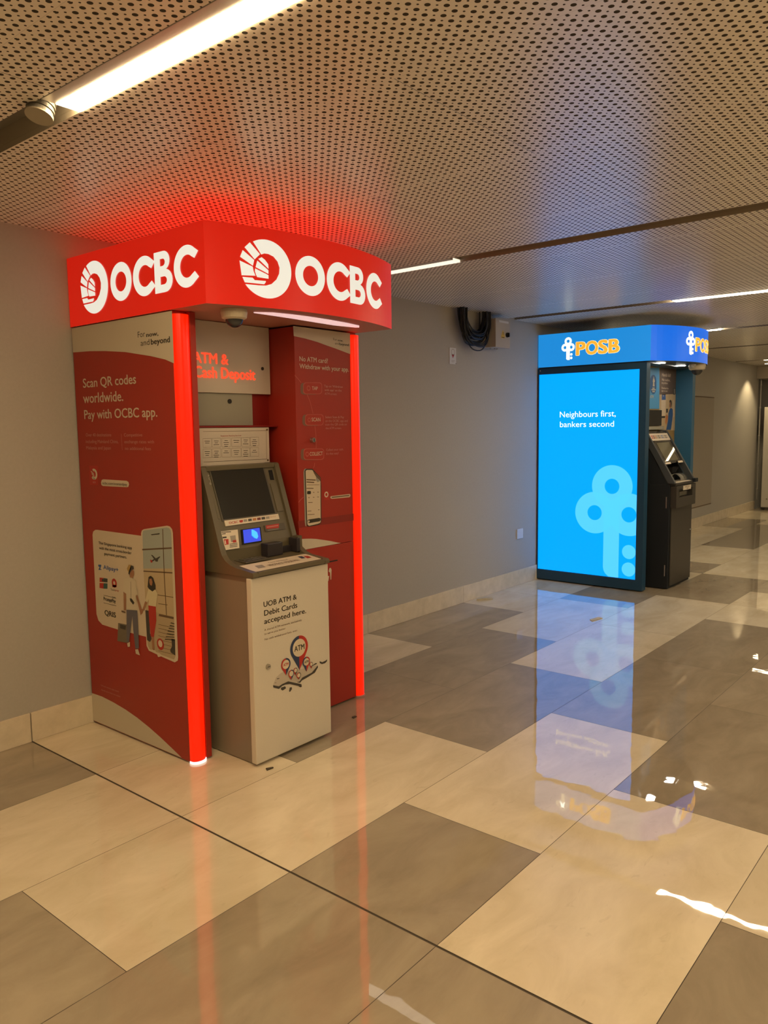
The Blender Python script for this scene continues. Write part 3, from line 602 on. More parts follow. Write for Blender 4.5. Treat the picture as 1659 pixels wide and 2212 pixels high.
  ('p','sticker',1,[(2.3327,0.1224),(2.6753,0.1241),(2.6754,0.099),(2.3366,0.0961)]),
  ('t', 'print_red2', 2, 'OCBC', 2.3555, 0.1043, 0.0551, 0.0101, 1),
  ('p','print_red2',2,[(2.4202,0.1156),(2.4422,0.1163),(2.4399,0.1059),(2.4288,0.1034),(2.4188,0.1062)]),
  ('p','print_grey',2,[(2.4472,0.1172),(2.4692,0.1172),(2.4671,0.1055),(2.4451,0.1056)]),
  ('p','print_dark',2,[(2.4755,0.1172),(2.4978,0.1171),(2.4956,0.1054),(2.4734,0.1055)]),
  ('p','print_orange',2,[(2.5042,0.1171),(2.5267,0.1171),(2.5244,0.1053),(2.502,0.1054)]),
  ('p','print_maroon',2,[(2.5325,0.1171),(2.5553,0.1171),(2.553,0.1052),(2.5303,0.1053)]),
  ('p','print_dark',2,[(2.5608,0.1172),(2.5839,0.1171),(2.5816,0.1052),(2.5586,0.1053)]),
  ('p','print_grey',2,[(2.5895,0.1172),(2.6128,0.1171),(2.6105,0.1051),(2.5872,0.1052)]),
  ('t', 'print_orange', 2, 'VISA PLUS', 2.6145, 0.1091, 0.0404, 0.0071, 0),
  ('p','sticker',1,[(2.296,0.075),(2.3977,0.0731),(2.3909,0.0366),(2.3803,-0.0165),(2.2993,-0.0159),(2.2953,0.024)]),
  ('l','print_dark',2,[(2.299,0.0703),(2.3546,0.0667)],0.004),
  ('l','print_dark',2,[(2.2992,0.0612),(2.3215,0.0615)],0.004),
  ('p','print_black',2,[(2.2981,0.048),(2.3217,0.0475),(2.321,0.0403),(2.2974,0.0408)]),
  ('p','print_red2',2,[(2.3017,0.0354),(2.3296,0.0343),(2.3231,0.0082),(2.2995,0.0089)]),
  ('p','sticker',3,[(2.3045,0.0301),(2.3106,0.0306),(2.3095,0.0124),(2.302,0.0122)]),
  ('p','print_grey',2,[(2.3426,0.0474),(2.3758,0.0471),(2.3709,0.0168),(2.3407,0.017)]),
  ('p','print_red2',3,[(2.3505,0.0243),(2.372,0.0253),(2.3713,0.013),(2.3501,0.0133)]),
  ('l','print_dark',2,[(2.3292,0.0087),(2.3758,0.008)],0.003),
  ('l','print_dark',2,[(2.327,0.0016),(2.3736,0.0009)],0.003),
  ('l','print_dark',2,[(2.3248,-0.0054),(2.3713,-0.0062)],0.003),
  ('p','print_red2',1,[(2.5744,0.0733),(2.6652,0.0738),(2.6563,0.0524),(2.5734,0.0554)]),
  ('l','print_pink',2,[(2.5795,0.0637),(2.6554,0.0649)],0.004),
  ('l','print_grey',2,[(2.5793,0.0482),(2.653,0.0476)],0.002),
 ],
 'PK': [
  ('t', 'glow_text', 2, 'Neighbours first,', 0.246, 1.624, 0.567, 0.055, 0),
  ('t', 'glow_text', 2, 'bankers second', 0.248, 1.5295, 0.55, 0.053, 0),
 ],
 'PKS': [
  ('p','posb_blue',1,[(7.395,2.078),(7.739,2.101),(7.766,1.697),(7.394,1.694)]),
  ('p','print_navy2',2,[(7.49,1.95),(7.508,1.986),(7.538,2.012),(7.578,2.022),(7.62,2.018),(7.65,1.998),(7.665,1.962),(7.669,1.902),(7.655,1.862),(7.623,1.84),(7.582,1.835),(7.532,1.855),(7.501,1.897)]),
  ('c','print_white',3,(7.593,1.998),0.0081,0),
  ('p','print_white',3,[(7.58,1.989),(7.607,1.99),(7.625,1.961),(7.609,1.948),(7.622,1.912),(7.571,1.911),(7.579,1.947),(7.568,1.959)]),
  ('l','print_white',3,[(7.564,1.894),(7.623,1.896)],0.011),
  ('l','print_white',3,[(7.539,1.878),(7.649,1.881)],0.011),
  ('l','print_white',3,[(7.564,1.861),(7.63,1.862)],0.011),
  ('t', 'print_white', 2, 'ATM', 7.389, 1.9155, 0.083, 0.028, 1),
  ('t', 'print_white', 2, 'CASH ATM', 7.386, 1.7975, 0.213, 0.028, 1),
  ('p','print_brownbg',1,[(7.756,2.096),(8.232,2.121),(8.242,1.854),(7.765,1.837)]),
  ('p','print_tan',1,[(7.765,1.837),(8.242,1.854),(8.259,1.478),(7.763,1.487)]),
  ('t', 'print_cream', 2, 'Hands full?', 7.814, 2.0195, 0.243, 0.031, 1),
  ('t', 'print_cream', 2, 'No wallet,', 7.816, 1.975, 0.227, 0.023, 1),
  ('t', 'print_cream', 2, 'no problem', 7.809, 1.9455, 0.167, 0.019, 1),
  ('t', 'print_cream', 2, 'Download the', 7.811, 1.895, 0.186, 0.019, 0.5),
  ('t', 'print_cream', 2, 'app to start', 7.81, 1.868, 0.169, 0.018, 0.5),
  ('p','print_black',2,[(7.826,1.843),(7.927,1.845),(7.925,1.837),(7.825,1.835)]),
  ('p','print_blue',2,[(7.825,1.835),(7.925,1.837),(7.931,1.788),(7.824,1.785)]),
  ('c','print_cream',3,(7.863,1.827),0.0081,0),
  ('p','print_cream',2,[(7.811,1.785),(7.932,1.788),(7.931,1.629),(7.818,1.628)]),
  ('p','print_black',2,[(7.822,1.625),(7.931,1.627),(7.923,1.607),(7.824,1.606)]),
  ('p','print_black',2,[(8.039,1.783),(8.065,1.792),(8.098,1.781),(8.109,1.756),(8.098,1.717),(8.075,1.723),(8.041,1.761)]),
  ('p','print_skin',3,[(8.03,1.726),(8.041,1.761),(8.071,1.771),(8.084,1.723),(8.058,1.707)]),
  ('p','print_dress',3,[(8.05,1.696),(8.085,1.711),(8.136,1.695),(8.144,1.644),(8.131,1.58),(8.097,1.485),(7.963,1.488),(8.009,1.58),(8.017,1.659)]),
  ('p','print_orange',2,[(7.951,1.646),(8.006,1.627),(8.004,1.596),(7.964,1.533),(7.931,1.564)]),
  ('p','print_dark',2,[(7.948,1.7),(8.001,1.7),(8.003,1.662),(7.95,1.659)]),
  ('p','print_cream',2,[(8.147,1.791),(8.174,1.792),(8.187,1.628),(8.17,1.612)]),
  ('p','print_dark',2,[(8.133,1.914),(8.207,1.915),(8.198,1.847),(8.143,1.844)]),
  ('p','print_grey',3,[(8.152,1.905),(8.189,1.905),(8.184,1.855),(8.161,1.853)]),
 ],
 'PF2': [
  ('p','sticker',1,[(7.2474,0.5311),(7.7686,0.5362),(7.774,0.4714),(7.2472,0.4651)]),
  ('p','print_red2',2,[(7.2624,0.5079),(7.2965,0.5082),(7.2893,0.4901),(7.2591,0.4899)]),
  ('p','print_maroon',2,[(7.3146,0.5083),(7.3491,0.5085),(7.3418,0.4903),(7.3113,0.4901)]),
  ('p','print_grey',2,[(7.3674,0.5086),(7.4023,0.5088),(7.3949,0.4905),(7.364,0.4903)]),
  ('p','print_dark',2,[(7.4208,0.5089),(7.4561,0.5091),(7.4486,0.4908),(7.4174,0.4905)]),
  ('p','print_orange',2,[(7.4748,0.5092),(7.5105,0.5095),(7.5029,0.491),(7.4713,0.4907)]),
  ('p','print_grey',2,[(7.5294,0.5096),(7.5655,0.5098),(7.5577,0.4912),(7.5258,0.491)]),
  ('p','print_blue',2,[(7.5847,0.5099),(7.6211,0.5101),(7.6133,0.4915),(7.581,0.4912)]),
  ('p','print_grey',2,[(7.6405,0.5102),(7.6774,0.5105),(7.6694,0.4917),(7.6368,0.4914)]),
  ('p','print_dark',2,[(7.697,0.5106),(7.7343,0.5108),(7.7262,0.4919),(7.6932,0.4917)]),
 ],
}
LOGO_PIECES = [[(0.051,0.1022),(0.0961,0.058),(0.0706,0.0337),(0.027,0.0792)],[(0.0185,0.0664),(0.0687,0.0307),(0.0619,0.0059),(0.0062,0.0374)],[(0.0034,0.022),(0.0612,0.002),(0.0642,-0.0163),(0.0725,-0.0346),(0.0104,-0.0386)],[(0.1031,0.0468),(0.1183,0.0376),(0.1334,0.0205),(0.1347,0.0007),(0.0876,0.0373)],[(0.0825,0.0301),(0.1338,-0.0049),(0.1333,-0.0205),(0.0737,0.0017)],[(0.0717,-0.004),(0.1332,-0.0255),(0.1333,-0.0411),(0.0796,-0.0394),(0.0745,-0.0289),(0.0701,-0.0157)],[(0.0136,-0.0448),(0.0591,-0.0442),(0.0683,-0.0532),(0.1197,-0.0519),(0.1196,-0.0564),(0.1118,-0.0666),(0.0232,-0.0668)]]

# ------------------------------------------------------------------ floor
YS = [3.80, 3.19, 2.555, 1.922, 1.29, .663, .03]
while YS[-1] > -5: YS.append(YS[-1]-.632)
X0, PX = 1.775, .647
# runs of (first column, last column, 'l' or 'd') per row, columns counted from the wide joint
ROWS = [
 [(-4, -2, 'l'), (-2, 0, 'd'), (0, 2, 'l'), (2, 4, 'l'), (4, 6, 'd'), (6, 7, 'l'), (7, 9, 'l'), (9, 11, 'd'), (11, 13, 'l'), (13, 15, 'l'), (15, 16, 'l'), (16, 18, 'd'), (18, 20, 'l'), (20, 22, 'd')],
 [(-4, -2, 'd'), (-2, 0, 'l'), (0, 1, 'l'), (1, 3, 'd'), (3, 5, 'd'), (5, 7, 'l'), (7, 9, 'd'), (9, 10, 'l'), (10, 11, 'd'), (11, 13, 'l'), (13, 15, 'd'), (15, 17, 'd'), (17, 19, 'l'), (19, 22, 'l')],
 [(-5, -3, 'l'), (-3, -1, 'd'), (-1, 0, 'l'), (0, 2, 'l'), (2, 4, 'd'), (4, 6, 'l'), (6, 8, 'l'), (8, 10, 'd'), (10, 12, 'l'), (12, 14, 'l'), (14, 16, 'd'), (16, 18, 'l'), (18, 22, 'd')],
 [(-6, -4, 'l'), (-4, -2, 'd'), (-2, 0, 'd'), (0, 1, 'd'), (1, 3, 'l'), (3, 5, 'd'), (5, 7, 'd'), (7, 8, 'l'), (8, 9, 'l'), (9, 11, 'd'), (11, 13, 'l'), (13, 15, 'd'), (15, 17, 'l'), (17, 19, 'd'), (19, 22, 'l')],
 [(-5, -3, 'l'), (-3, -1, 'd'), (-1, 0, 'd'), (0, 2, 'l'), (2, 4, 'd'), (4, 6, 'd'), (6, 8, 'd'), (8, 10, 'l'), (10, 12, 'd'), (12, 14, 'l'), (14, 18, 'd')],
 [(-5, -3, 'l'), (-3, -1, 'l'), (-1, 0, 'd'), (0, 1, 'd'), (1, 3, 'l'), (3, 5, 'l'), (5, 7, 'd'), (7, 9, 'l'), (9, 11, 'd'), (11, 14, 'l')],
]
bm = bmesh.new()
XA, XB, YB = -3.4, 15.9, -4.9
add_box(bm, (XA, YB, -.06), (XB, 3.80, -.0022), 2)
for ri in range(len(YS)-1):
    y1, y0 = YS[ri], max(YS[ri+1], YB)
    if y1 <= YB: break
    runs = list(ROWS[ri]) if ri < len(ROWS) else []
    if ri >= len(ROWS):
        c = -9 + ri % 2
        while c < 22:
            runs.append((c, c+2, random.choice('lld'))); c += 2
    else:
        lo = runs[0][0]
        while lo > -9: runs.insert(0, (lo-2, lo, random.choice('ld'))); lo -= 2
        hi = runs[-1][1]
        while hi < 22: runs.append((hi, hi+2, random.choice('ld'))); hi += 2
    for a, b, t in runs:
        xa, xb = max(X0+PX*a, XA), min(X0+PX*b, XB)
        if xb-xa < .02: continue
        g0 = .0045 if a == 0 else .0011; g1 = .0045 if b == 0 else .0011
        vs = [bm.verts.new(p) for p in ((xa+g0, y0+.0011, 0), (xb-g1, y0+.0011, 0), (xb-g1, y1-.0011, 0), (xa+g0, y1-.0011, 0))]
        f = bm.faces.new(vs); f.material_index = 0 if t == 'l' else 1
link('floor', bm, ['tile_light', 'tile_dark', 'grout'], kind='structure')
# ------------------------------------------------------------------ walls, skirting
box('wall_left', (XA, 3.80, -.05), (15.05, 3.95, 2.75), 'wall_paint', bev=0, kind='structure')
box('wall_far', (15.75, YB, -.05), (15.9, 4.1, 2.75), 'wall_paint', bev=0, kind='structure')
box('wall_recess', (15.05, 4.05, -.05), (15.75, 4.15, 2.75), 'wall_paint', bev=0, kind='structure')
box('wall_right', (XA, YB-.15, -.05), (15.9, YB, 2.75), 'wall_paint', bev=0, kind='structure')
box('wall_near', (XA-.15, YB-.15, -.05), (XA, 3.95, 2.75), 'wall_paint', bev=0, kind='structure')
bm = bmesh.new()
jx = [XA]+[X0+PX*2*k for k in range(-3, 11)]+[15.04]
jx = sorted(x for x in jx if XA <= x <= 15.04)
for a, b in zip(jx, jx[1:]):
    g = .005 if abs(b-X0) < .01 else .0012
    add_box(bm, (a+.0012, 3.789, .001), (b-g, 3.7998, .149), 0, .001)
link('baseboard_left', bm, 'stone_skirt', kind='structure')
# ------------------------------------------------------------------ ceiling with light channels
ZC, CW, CD = 2.535, .130, .075
CH = [-1.40, 1.237, 3.905, 6.405, 8.69, 10.84, 13.50]
bm = bmesh.new()
edges = [XA]+[v for c in CH for v in (c, c+CW)]+[XB]
for i in range(0, len(edges), 2):
    fs = add_box(bm, (edges[i], YB, ZC), (edges[i+1], 3.799, ZC+.02), 0)
    for f in fs[1:]: f.material_index = 2
    fs[0].material_index = 0

for c in CH:
    add_box(bm, (c-.004, YB, ZC+.0205), (c, 3.799, ZC+CD), 2); add_box(bm, (c+CW, YB, ZC+.0205), (c+CW+.004, 3.799, ZC+CD), 2)
    add_box(bm, (c-.004, YB, ZC+CD), (c+CW+.004, 3.799, ZC+CD+.01), 1)
link('ceiling', bm, ['perforated_metal', 'channel_dark', 'channel_side'], kind='structure')
def linear_light(c, y0, y1, label, m='lamp_glow'):
    t = thing('linear_light', (c+.087, (y0+y1)/2, ZC), label, 'ceiling light', 'linear lights in the ceiling channels')
    box('diffuser', (c+.047, y0, ZC-.003), (c+.1265, y1, ZC+.012), m, t, bev=.002)
    bm = bmesh.new(); add_box(bm, (c+.002, y0-.002, ZC+.013), (c+.1285, y1+.002, ZC+.06), 0, .002)
    add_box(bm, (c+.002, y0-.002, ZC-.001), (c+.0462, y1+.002, ZC+.0125), 0, .001)
    link('housing', bm, 'alu', t)
linear_light(CH[1], .90, 2.330, 'wide bright white light strip nearest the viewer, above the red kiosk')
linear_light(CH[2], 2.72, 3.70, 'short white light strip showing just right of the red sign', 'lamp_glow_dim')
linear_light(CH[3], .90, 2.300, 'white light strip before the blue kiosk, running to the right edge of the picture', 'lamp_glow_mid')
linear_light(CH[4], 2.62, 3.70, 'small white light strip peeping out right of the blue curved sign', 'lamp_glow_mid')
linear_light(CH[6], 2.25, 3.36, 'farthest white light strip, beside the far bulkhead', 'lamp_glow_far')
UNS = 'white light strip in a ceiling channel outside the picture'
for c, y0, y1 in [(1, -1.9, -.5), (2, -.9, .5), (3, -1.9, -.5), (0, .9, 2.3), (0, -1.9, -.5), (4, -.9, .5), (5, -1.9, -.5), (2, -3.7, -2.3), (6, -.9, .5)]:
    linear_light(CH[c], y0, y1, UNS, 'lamp_glow' if c < 2 else 'lamp_glow_mid')
t = thing('linear_light', (11.77, 1.29, ZC), UNS, 'ceiling light', 'linear lights in the ceiling channels')     # seen mirrored in the black machine's screen
box('diffuser', (11.73, .60, 2.476), (11.81, 1.98, 2.484), 'lamp_glow_far', t, .002); box('housing', (11.715, .58, 2.4845), (11.825, 2.0, 2.5345), 'alu', t, .003)
# spot lamp turned off in the nearest channel
t = thing('spotlight', (1.262, 2.40, ZC+.05), 'round unlit beige spotlight tilted in the ceiling channel at the upper left', 'spotlight')
ax = Vector((-.30, -.10, -.95)).normalized(); c0 = Vector((1.258, 2.385, 2.503))
bm = bmesh.new(); add_cyl(bm, c0, c0-ax*.004, .041, n=32); link('lens', bm, 'spot_face', t)
bm = bmesh.new()
for k in range(7): add_cyl(bm, c0-ax*(.004+.008*k), c0-ax*(.010+.008*k), .041 if k % 2 == 0 else .038, n=32)
link('lamp_body', bm, 'spot_body', t)
# lamp washing the far end of the wall
t = thing('downlight', (14.35, 3.50, ZC-.001), 'round ceiling downlight washing the far end of the beige wall', 'downlight')
bm = bmesh.new(); add_cyl(bm, (14.35, 3.50, ZC-.001), (14.35, 3.50, ZC-.009), .05, n=24); link('trim_ring', bm, 'alu', t)
bm = bmesh.new(); add_cyl(bm, (14.35, 3.50, ZC-.0092), (14.35, 3.50, ZC-.011), .038, n=24); link('lens', bm, 'lamp_glow_far', t)
ld = bpy.data.lights.new('downlight_beam', 'SPOT'); ld.energy = SPOT_POWER; ld.color = (1, .76, .42); ld.spot_size = math.radians(105); ld.spot_blend = .5; ld.shadow_soft_size = .03
lo = bpy.data.objects.new('downlight_beam', ld); COL.objects.link(lo); lo.parent = t; lo.location = (0, 0, -.016)

# ------------------------------------------------------------------ canopy builder (curved sign boxes)
def arc_pts(x0, x1, cx, cy, R, n=28):
    return [(x0+(x1-x0)*i/n, cy-math.sqrt(R*R-(x0+(x1-x0)*i/n-cx)**2)) for i in range(n+1)]
def canopy(parent, x0, x1, yb, cx, cy, R, z0, z1, m_side, m_front, m_bottom, m_top, lip=.006):
    fr = arc_pts(x0, x1, cx, cy, R)
    pts = [(x0, yb)]+fr+[(x1, yb)]
    bm = bmesh.new(); n = len(pts)
    A = [bm.verts.new((*p, z0)) for p in pts]; B = [bm.verts.new((*p, z1)) for p in pts]
    for i in range(n):
        f = bm.faces.new((A[i], A[(i+1) % n], B[(i+1) % n], B[i])); f.material_index = 1 if 1 <= i < n-2 else 0
    f = bm.faces.new(A[::-1]); f.material_index = 2
    f = bm.faces.new(B); f.material_index = 3
    bmesh.ops.recalc_face_normals(bm, faces=bm.faces)
    return link('canopy', bm, [m_side, m_front, m_bottom, m_top], parent)
def cctv(loc, r, label, arm=None):
    x, y, z = loc
    t = thing('dome_camera', (x, y, z), label, 'security camera')
    bm = bmesh.new(); add_cyl(bm, (x, y, z), (x, y, z-r*.22), r*.96, r, 32); add_cyl(bm, (x, y, z-r*.22), (x, y, z-r*.62), r, r*.93, 32); add_cyl(bm, (x, y, z-r*.62), (x, y, z-r*.74), r*.93, r*.72, 32)
    link('camera_base', bm, 'plastic_cream', t, smooth=False)
    bm = bmesh.new(); add_dome(bm, (x, y, z-r*.72), r*.66, zs=.95); link('dome', bm, 'dome_smoke', t)
    if arm:
        bm = bmesh.new(); add_box(bm, (x-r*1.75, y-.014, z-r*.30), (x-r*.9, y+.014, z-.002), 0, .004); add_cyl(bm, (x-r*1.5, y, z-r*.3), (x-r*1.5, y, z-r*.45), .012, n=12); link('cable_gland', bm, 'plastic_white', t)
    return t

# ================================================================== red kiosk
K = thing('atm_kiosk', (2.71, 3.3, 0), 'red bank kiosk with glowing curved sign, holding the white and bronze cash machine', 'kiosk')
cx, cy, R = 2.715, 4.1404, 1.5754
can = canopy(K, 2.10, 3.33, 3.788, cx, cy, R, 2.075, 2.412, 'red_light', 'red_light', 'red_soffit', 'red_top')
def letters(P, u, v, m):
    """ring emblem with sail rays and the four round capitals, on a cap height of 0.176 m"""
    # emblem ring: open towards the lower left where the rays sit
    c = (u+.1255, v-.001); Ro = .124
    out = [(c[0]+Ro*math.cos(a), c[1]+Ro*math.sin(a)) for a in [math.radians(120-i*(330)/44) for i in range(45)]]
    ang_end = 120-330
    out = [(c[0]+Ro*math.cos(math.radians(t)), c[1]+Ro*math.sin(math.radians(t))) for t in [119-(119+143)*i/40 for i in range(41)]]
    inn = [(u+.026, v-.0737), (u+.087, v-.0734), (u+.119, v-.0715), (u+.147, v-.062), (u+.172, v-.040), (u+.186, v-.014), (u+.189, v+.012), (u+.180, v+.037), (u+.160, v+.056), (u+.135, v+.064), (u+.116, v+.0638), (u+.102, v+.0577)]
    P.poly(m, out+inn[1:] if False else out+[inn[0]]+inn[1:], 1)
    for pc in LOGO_PIECES: P.poly(m, [(u+a, v+b) for a, b in pc], 1)
    h = .088; k = .51
    P.circle(m, (u+.359, v-.003), h, 1, k)                                              # O
    def C(cu, w):
        A = [math.radians(52+(256)*i/32) for i in range(33)]
        o = [(cu+w*math.cos(t), v-.003+h*math.sin(t)) for t in A]; q = [(cu+.004+w*.54*math.cos(t), v-.003+h*.54*math.sin(t)) for t in A]
        nn = len(A); P.faces(o+q, [(i, i+1, nn+i+1, nn+i) for i in range(nn-1)], m, 1)
        for sgn, t in ((1, A[0]), (-1, A[-1])):
            a = (cu+w*math.cos(t), v-.003+h*math.sin(t)); b = (cu+.004+w*.54*math.cos(t), v-.003+h*.54*math.sin(t))
            P.poly(m, [a, (cu+w*.92, v-.003+sgn*h*.60), (cu+w*.62, v-.003+sgn*h*.30), b], 1)
    C(u+.549, .090)
    b0 = u+.627; y0 = v-.091; y1 = v+.085
    def bump(cxx, cyy, rx, ry): return [(cxx+rx*math.cos(t), cyy+ry*math.sin(t)) for t in [math.radians(-90+180*i/12) for i in range(13)]]
    o = [(b0, y0), (b0+.075, y0)]+bump(b0+.078, y0+.049, .054, .049)[1:]+bump(b0+.070, y1-.041, .045, .041)[1:]+[(b0, y1)]
    h1 = [(b0+.044, y0+.034), (b0+.070, y0+.034)]+bump(b0+.070, y0+.051, .020, .017)[1:-1]+[(b0+.070, y0+.068), (b0+.044, y0+.068)]
    h2 = [(b0+.044, y1-.063), (b0+.064, y1-.063)]+bump(b0+.064, y1-.047, .016, .015)[1:-1]+[(b0+.064, y1-.032), (b0+.044, y1-.032)]
    P.poly(m, o, 1, (h1, h2))
    C(u+.860, .090)
P = Print(Px(2.10), .001, .0015); letters(P, .130, 2.244, 'sign_white'); P.build('sign_lettering', can)
P = Print(Parc(cx, cy, R), .001, .0025, slices=[2.2+.02*i for i in range(52)]); letters(P, 2.238, 2.24, 'sign_white'); P.build('sign_lettering', can)
bm = bmesh.new()
o_ = [(2.40, 2.737), (2.466, 2.686), (2.57, 2.668), (2.68, 2.662), (2.83, 2.670), (2.964, 2.686), (3.09, 2.712), (3.125, 2.742)]; i_ = [(3.113, 2.757), (2.971, 2.777), (2.83, 2.765), (2.683, 2.750), (2.56, 2.742), (2.44, 2.738)]
add_extrude(bm, o_+i_, 'z', 2.070, 2.0745); link('light_strip', bm, 'soffit_lamp', can)
# left wing
lw = box('side_panel', (2.107, 2.945, .008), (2.215, 3.788, 2.0735), 'red_panel', K, .002)
P = Print(Px(2.107), .0005, .0006, clip=[((0, .012), (0, -1)), ((.012, 0), (-1, 0))]); P.items(GFX['PL'])
P.circle('print_cream', (.152, 1.334), .031, 2, .55, a0=-140, a1=115, ry=.028)
for k in range(4): P.line('print_cream', [(.124+k*.006, 1.348-k*.012), (.149+k*.004, 1.335-k*.008)], .005, 2)
P.build('printed_poster', lw)
box('edge_trim', (2.184, 2.918, .008), (2.2145, 2.9445, 2.0735), 'red_panel', K, .002)
def nose(x0, x1, yb, yf, z0, z1, foot):
    bm = bmesh.new(); pts = [(x0, yb)]+[((x0+x1)/2-(x1-x0)/2*math.cos(t), yb-.012-(yb-yf-.012)*math.sin(t)) for t in [math.pi*i/12 for i in range(13)]]+[(x1, yb)]
    add_extrude(bm, pts, 'z', z0, z1); o = link('light_tube', bm, 'red_tube', K)
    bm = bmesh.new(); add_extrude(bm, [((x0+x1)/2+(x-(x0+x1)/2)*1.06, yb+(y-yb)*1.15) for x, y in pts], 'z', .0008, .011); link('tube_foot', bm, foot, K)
nose(2.1085, 2.1835, 2.9445, 2.906, .0115, 2.058, 'foot_glow')
# right module
rw = box('front_panel', (2.825, 2.92, .916), (3.2485, 3.788, 2.066), 'red_panel', K, .0015)
P = Print(Py(2.92), .0005, .0006); P.items(GFX['PR']); P.build('printed_poster', rw)
ld_ = box('lower_door', (2.825, 2.92, .010), (3.2485, 3.788, .9135), 'red_panel', K, .0015)
P = Print(Py(2.92), .0005, .0006); P.items(GFX['PRL']); P.build('printed_pictogram', ld_)
box('litter_slot', (2.95, 2.9185, .8205), (3.113, 2.9199, .8275), 'hole_dark', ld_, 0)
bm = bmesh.new(); add_cyl(bm, (2.932, 2.9195, 1.489), (2.932, 2.900, 1.489), .013, .012, 24); add_box(bm, (2.930, 2.899, 1.481), (2.934, 2.9005, 1.497), 1); link('lock', bm, ['steel', 'hole_dark'], rw)
nose(3.2495, 3.3195, 2.944, 2.902, .0115, 2.058, 'foot_pink')
box('side_cover', (3.2495, 2.9445, .008), (3.322, 3.788, 2.0735), 'red_panel', K, .002)
# back of the niche
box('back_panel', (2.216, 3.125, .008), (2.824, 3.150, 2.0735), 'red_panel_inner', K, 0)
hp = box('header_panel', (2.217, 3.10, 1.730), (2.818, 3.1235, 2.0725), 'panel_white', K, .002)
P = Print(Py(3.10), .001, .001); P.items(GFX['PB']); P.build('glowing_lettering', hp)
bm = bmesh.new(); add_cyl(bm, (2.765, 3.0998, 1.861), (2.765, 3.096, 1.861), .0085, n=20); link('pinhole', bm, 'hole_dark', hp)
gp = box('camera_panel', (2.217, 3.112, 1.570), (2.701, 3.1245, 1.7285), 'panel_grey', K, .001)
bm = bmesh.new(); add_cyl(bm, (2.551, 3.1118, 1.690), (2.551, 3.107, 1.690), .0115, n=24); link('camera_hole', bm, 'hole_dark', gp)
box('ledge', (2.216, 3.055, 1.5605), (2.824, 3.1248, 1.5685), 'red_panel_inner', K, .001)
nb = box('notice_board', (2.217, 3.06, 1.375), (2.763, 3.075, 1.5585), 'panel_white', K, .003)
P = Print(Py(3.06), .0005, .0006); P.items(GFX['PN']); P.build('printed_notice', nb)
for zz in (1.389, 1.546):
    bm = bmesh.new(); add_cyl(bm, (2.748, 3.0598, zz), (2.748, 3.056, zz), .005, n=12); link('screw', bm, 'print_brown', nb)
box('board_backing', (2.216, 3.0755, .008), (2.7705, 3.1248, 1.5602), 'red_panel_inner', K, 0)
cctv((2.291, 2.742, 2.0742), .059, 'small cream dome camera under the red sign')

# ------------------------------------------------------------------ white and bronze cash machine
A = thing('cash_machine', (2.515, 2.86, 0), 'cash machine with bronze head and white lower door, standing in the red kiosk', 'cash machine')
box('cabinet', (2.282, 2.692, .004), (2.752, 3.074, .884), 'machine_grey', A, .004)
dr = box('door', (2.264, 2.655, .016), (2.762, 2.690, .884), 'machine_white', A, .006)
P = Print(Py(2.655), .0004, .0005); P.items(GFX['PD']); P.build('printed_graphic', dr)
bm = bmesh.new(); add_cyl(bm, (2.347, 2.6548, .462), (2.347, 2.645, .462), .0125, .0115, 24); add_box(bm, (2.340, 2.6443, .4605), (2.354, 2.6455, .4635), 1); link('lock', bm, ['steel', 'hole_dark'], dr)
cheekL = [(3.072, 1.378), (2.996, 1.378), (2.988, 1.372), (2.868, .996), (2.856, .970), (2.834, .948), (2.802, .932), (2.76, .922), (2.648, .911), (2.640, .903), (2.640, .890), (2.646, .886), (3.072, .886)]
cheekR = [(3.072, 1.378), (2.996, 1.378), (2.988, 1.372), (2.868, 1.010), (2.831, 1.010), (2.829, .955), (2.795, .932), (2.76, .922), (2.648, .911), (2.640, .903), (2.640, .890), (2.646, .886), (3.072, .886)]
inner = [(3.072, 1.372), (3.006, 1.372), (3.000, 1.364), (2.878, 1.004), (2.874, .985), (2.872, .934), (2.84, .932), (2.655, .908), (2.652, .888), (3.072, .888)]
bm = bmesh.new()
add_extrude(bm, cheekL, 'x', 2.266, 2.296, 0); add_extrude(bm, cheekR, 'x', 2.728, 2.758, 0); add_extrude(bm, inner, 'x', 2.2962, 2.7278, 0)
add_box(bm, (2.2962, 2.6405, .889), (2.7278, 2.656, .9115), 0, .003); add_box(bm, (2.2962, 2.988, 1.355), (2.7278, 3.05, 1.3775), 0, .002)
hd = link('machine_head', bm, ['machine_bronze', 'machine_bronze_dark'], A)
bm = bmesh.new(); add_extrude(bm, [(2.905, .887), (3.072, .887), (3.072, 1.30), (3.035, 1.30)], 'x', 2.2675, 2.285); link('rear_cover', bm, 'machine_grey', A)
FT = (3.0008, 1.3643); FB = (2.878, 1.004)
D_ = (Vector((0, *FT))-Vector((0, *FB))).normalized(); N_ = Vector((0, -D_.z, D_.y))
pf = Pslope(FT, FB)
def slab(name, pts, d0, d1, m, parent, bev=0):
    bm = bmesh.new(); a = [bm.verts.new(pf(u, v, d0)) for u, v in pts]; b = [bm.verts.new(pf(u, v, d1)) for u, v in pts]; n = len(pts)
    bm.faces.new(a[::-1]); bm.faces.new(b)
    for i in range(n): bm.faces.new((a[i], a[(i+1) % n], b[(i+1) % n], b[i]))
    bmesh.ops.recalc_face_normals(bm, faces=bm.faces)
    if bev: bmesh.ops.bevel(bm, geom=list(bm.edges), offset=bev, segments=2, affect='EDGES')
    return link(name, bm, m, parent)
sm = bmesh.new()
slab('screen_bezel', [(2.318, .382), (2.664, .382), (2.668, .120), (2.322, .120)], .0005, .004, 'machine_bronze_dark', hd)
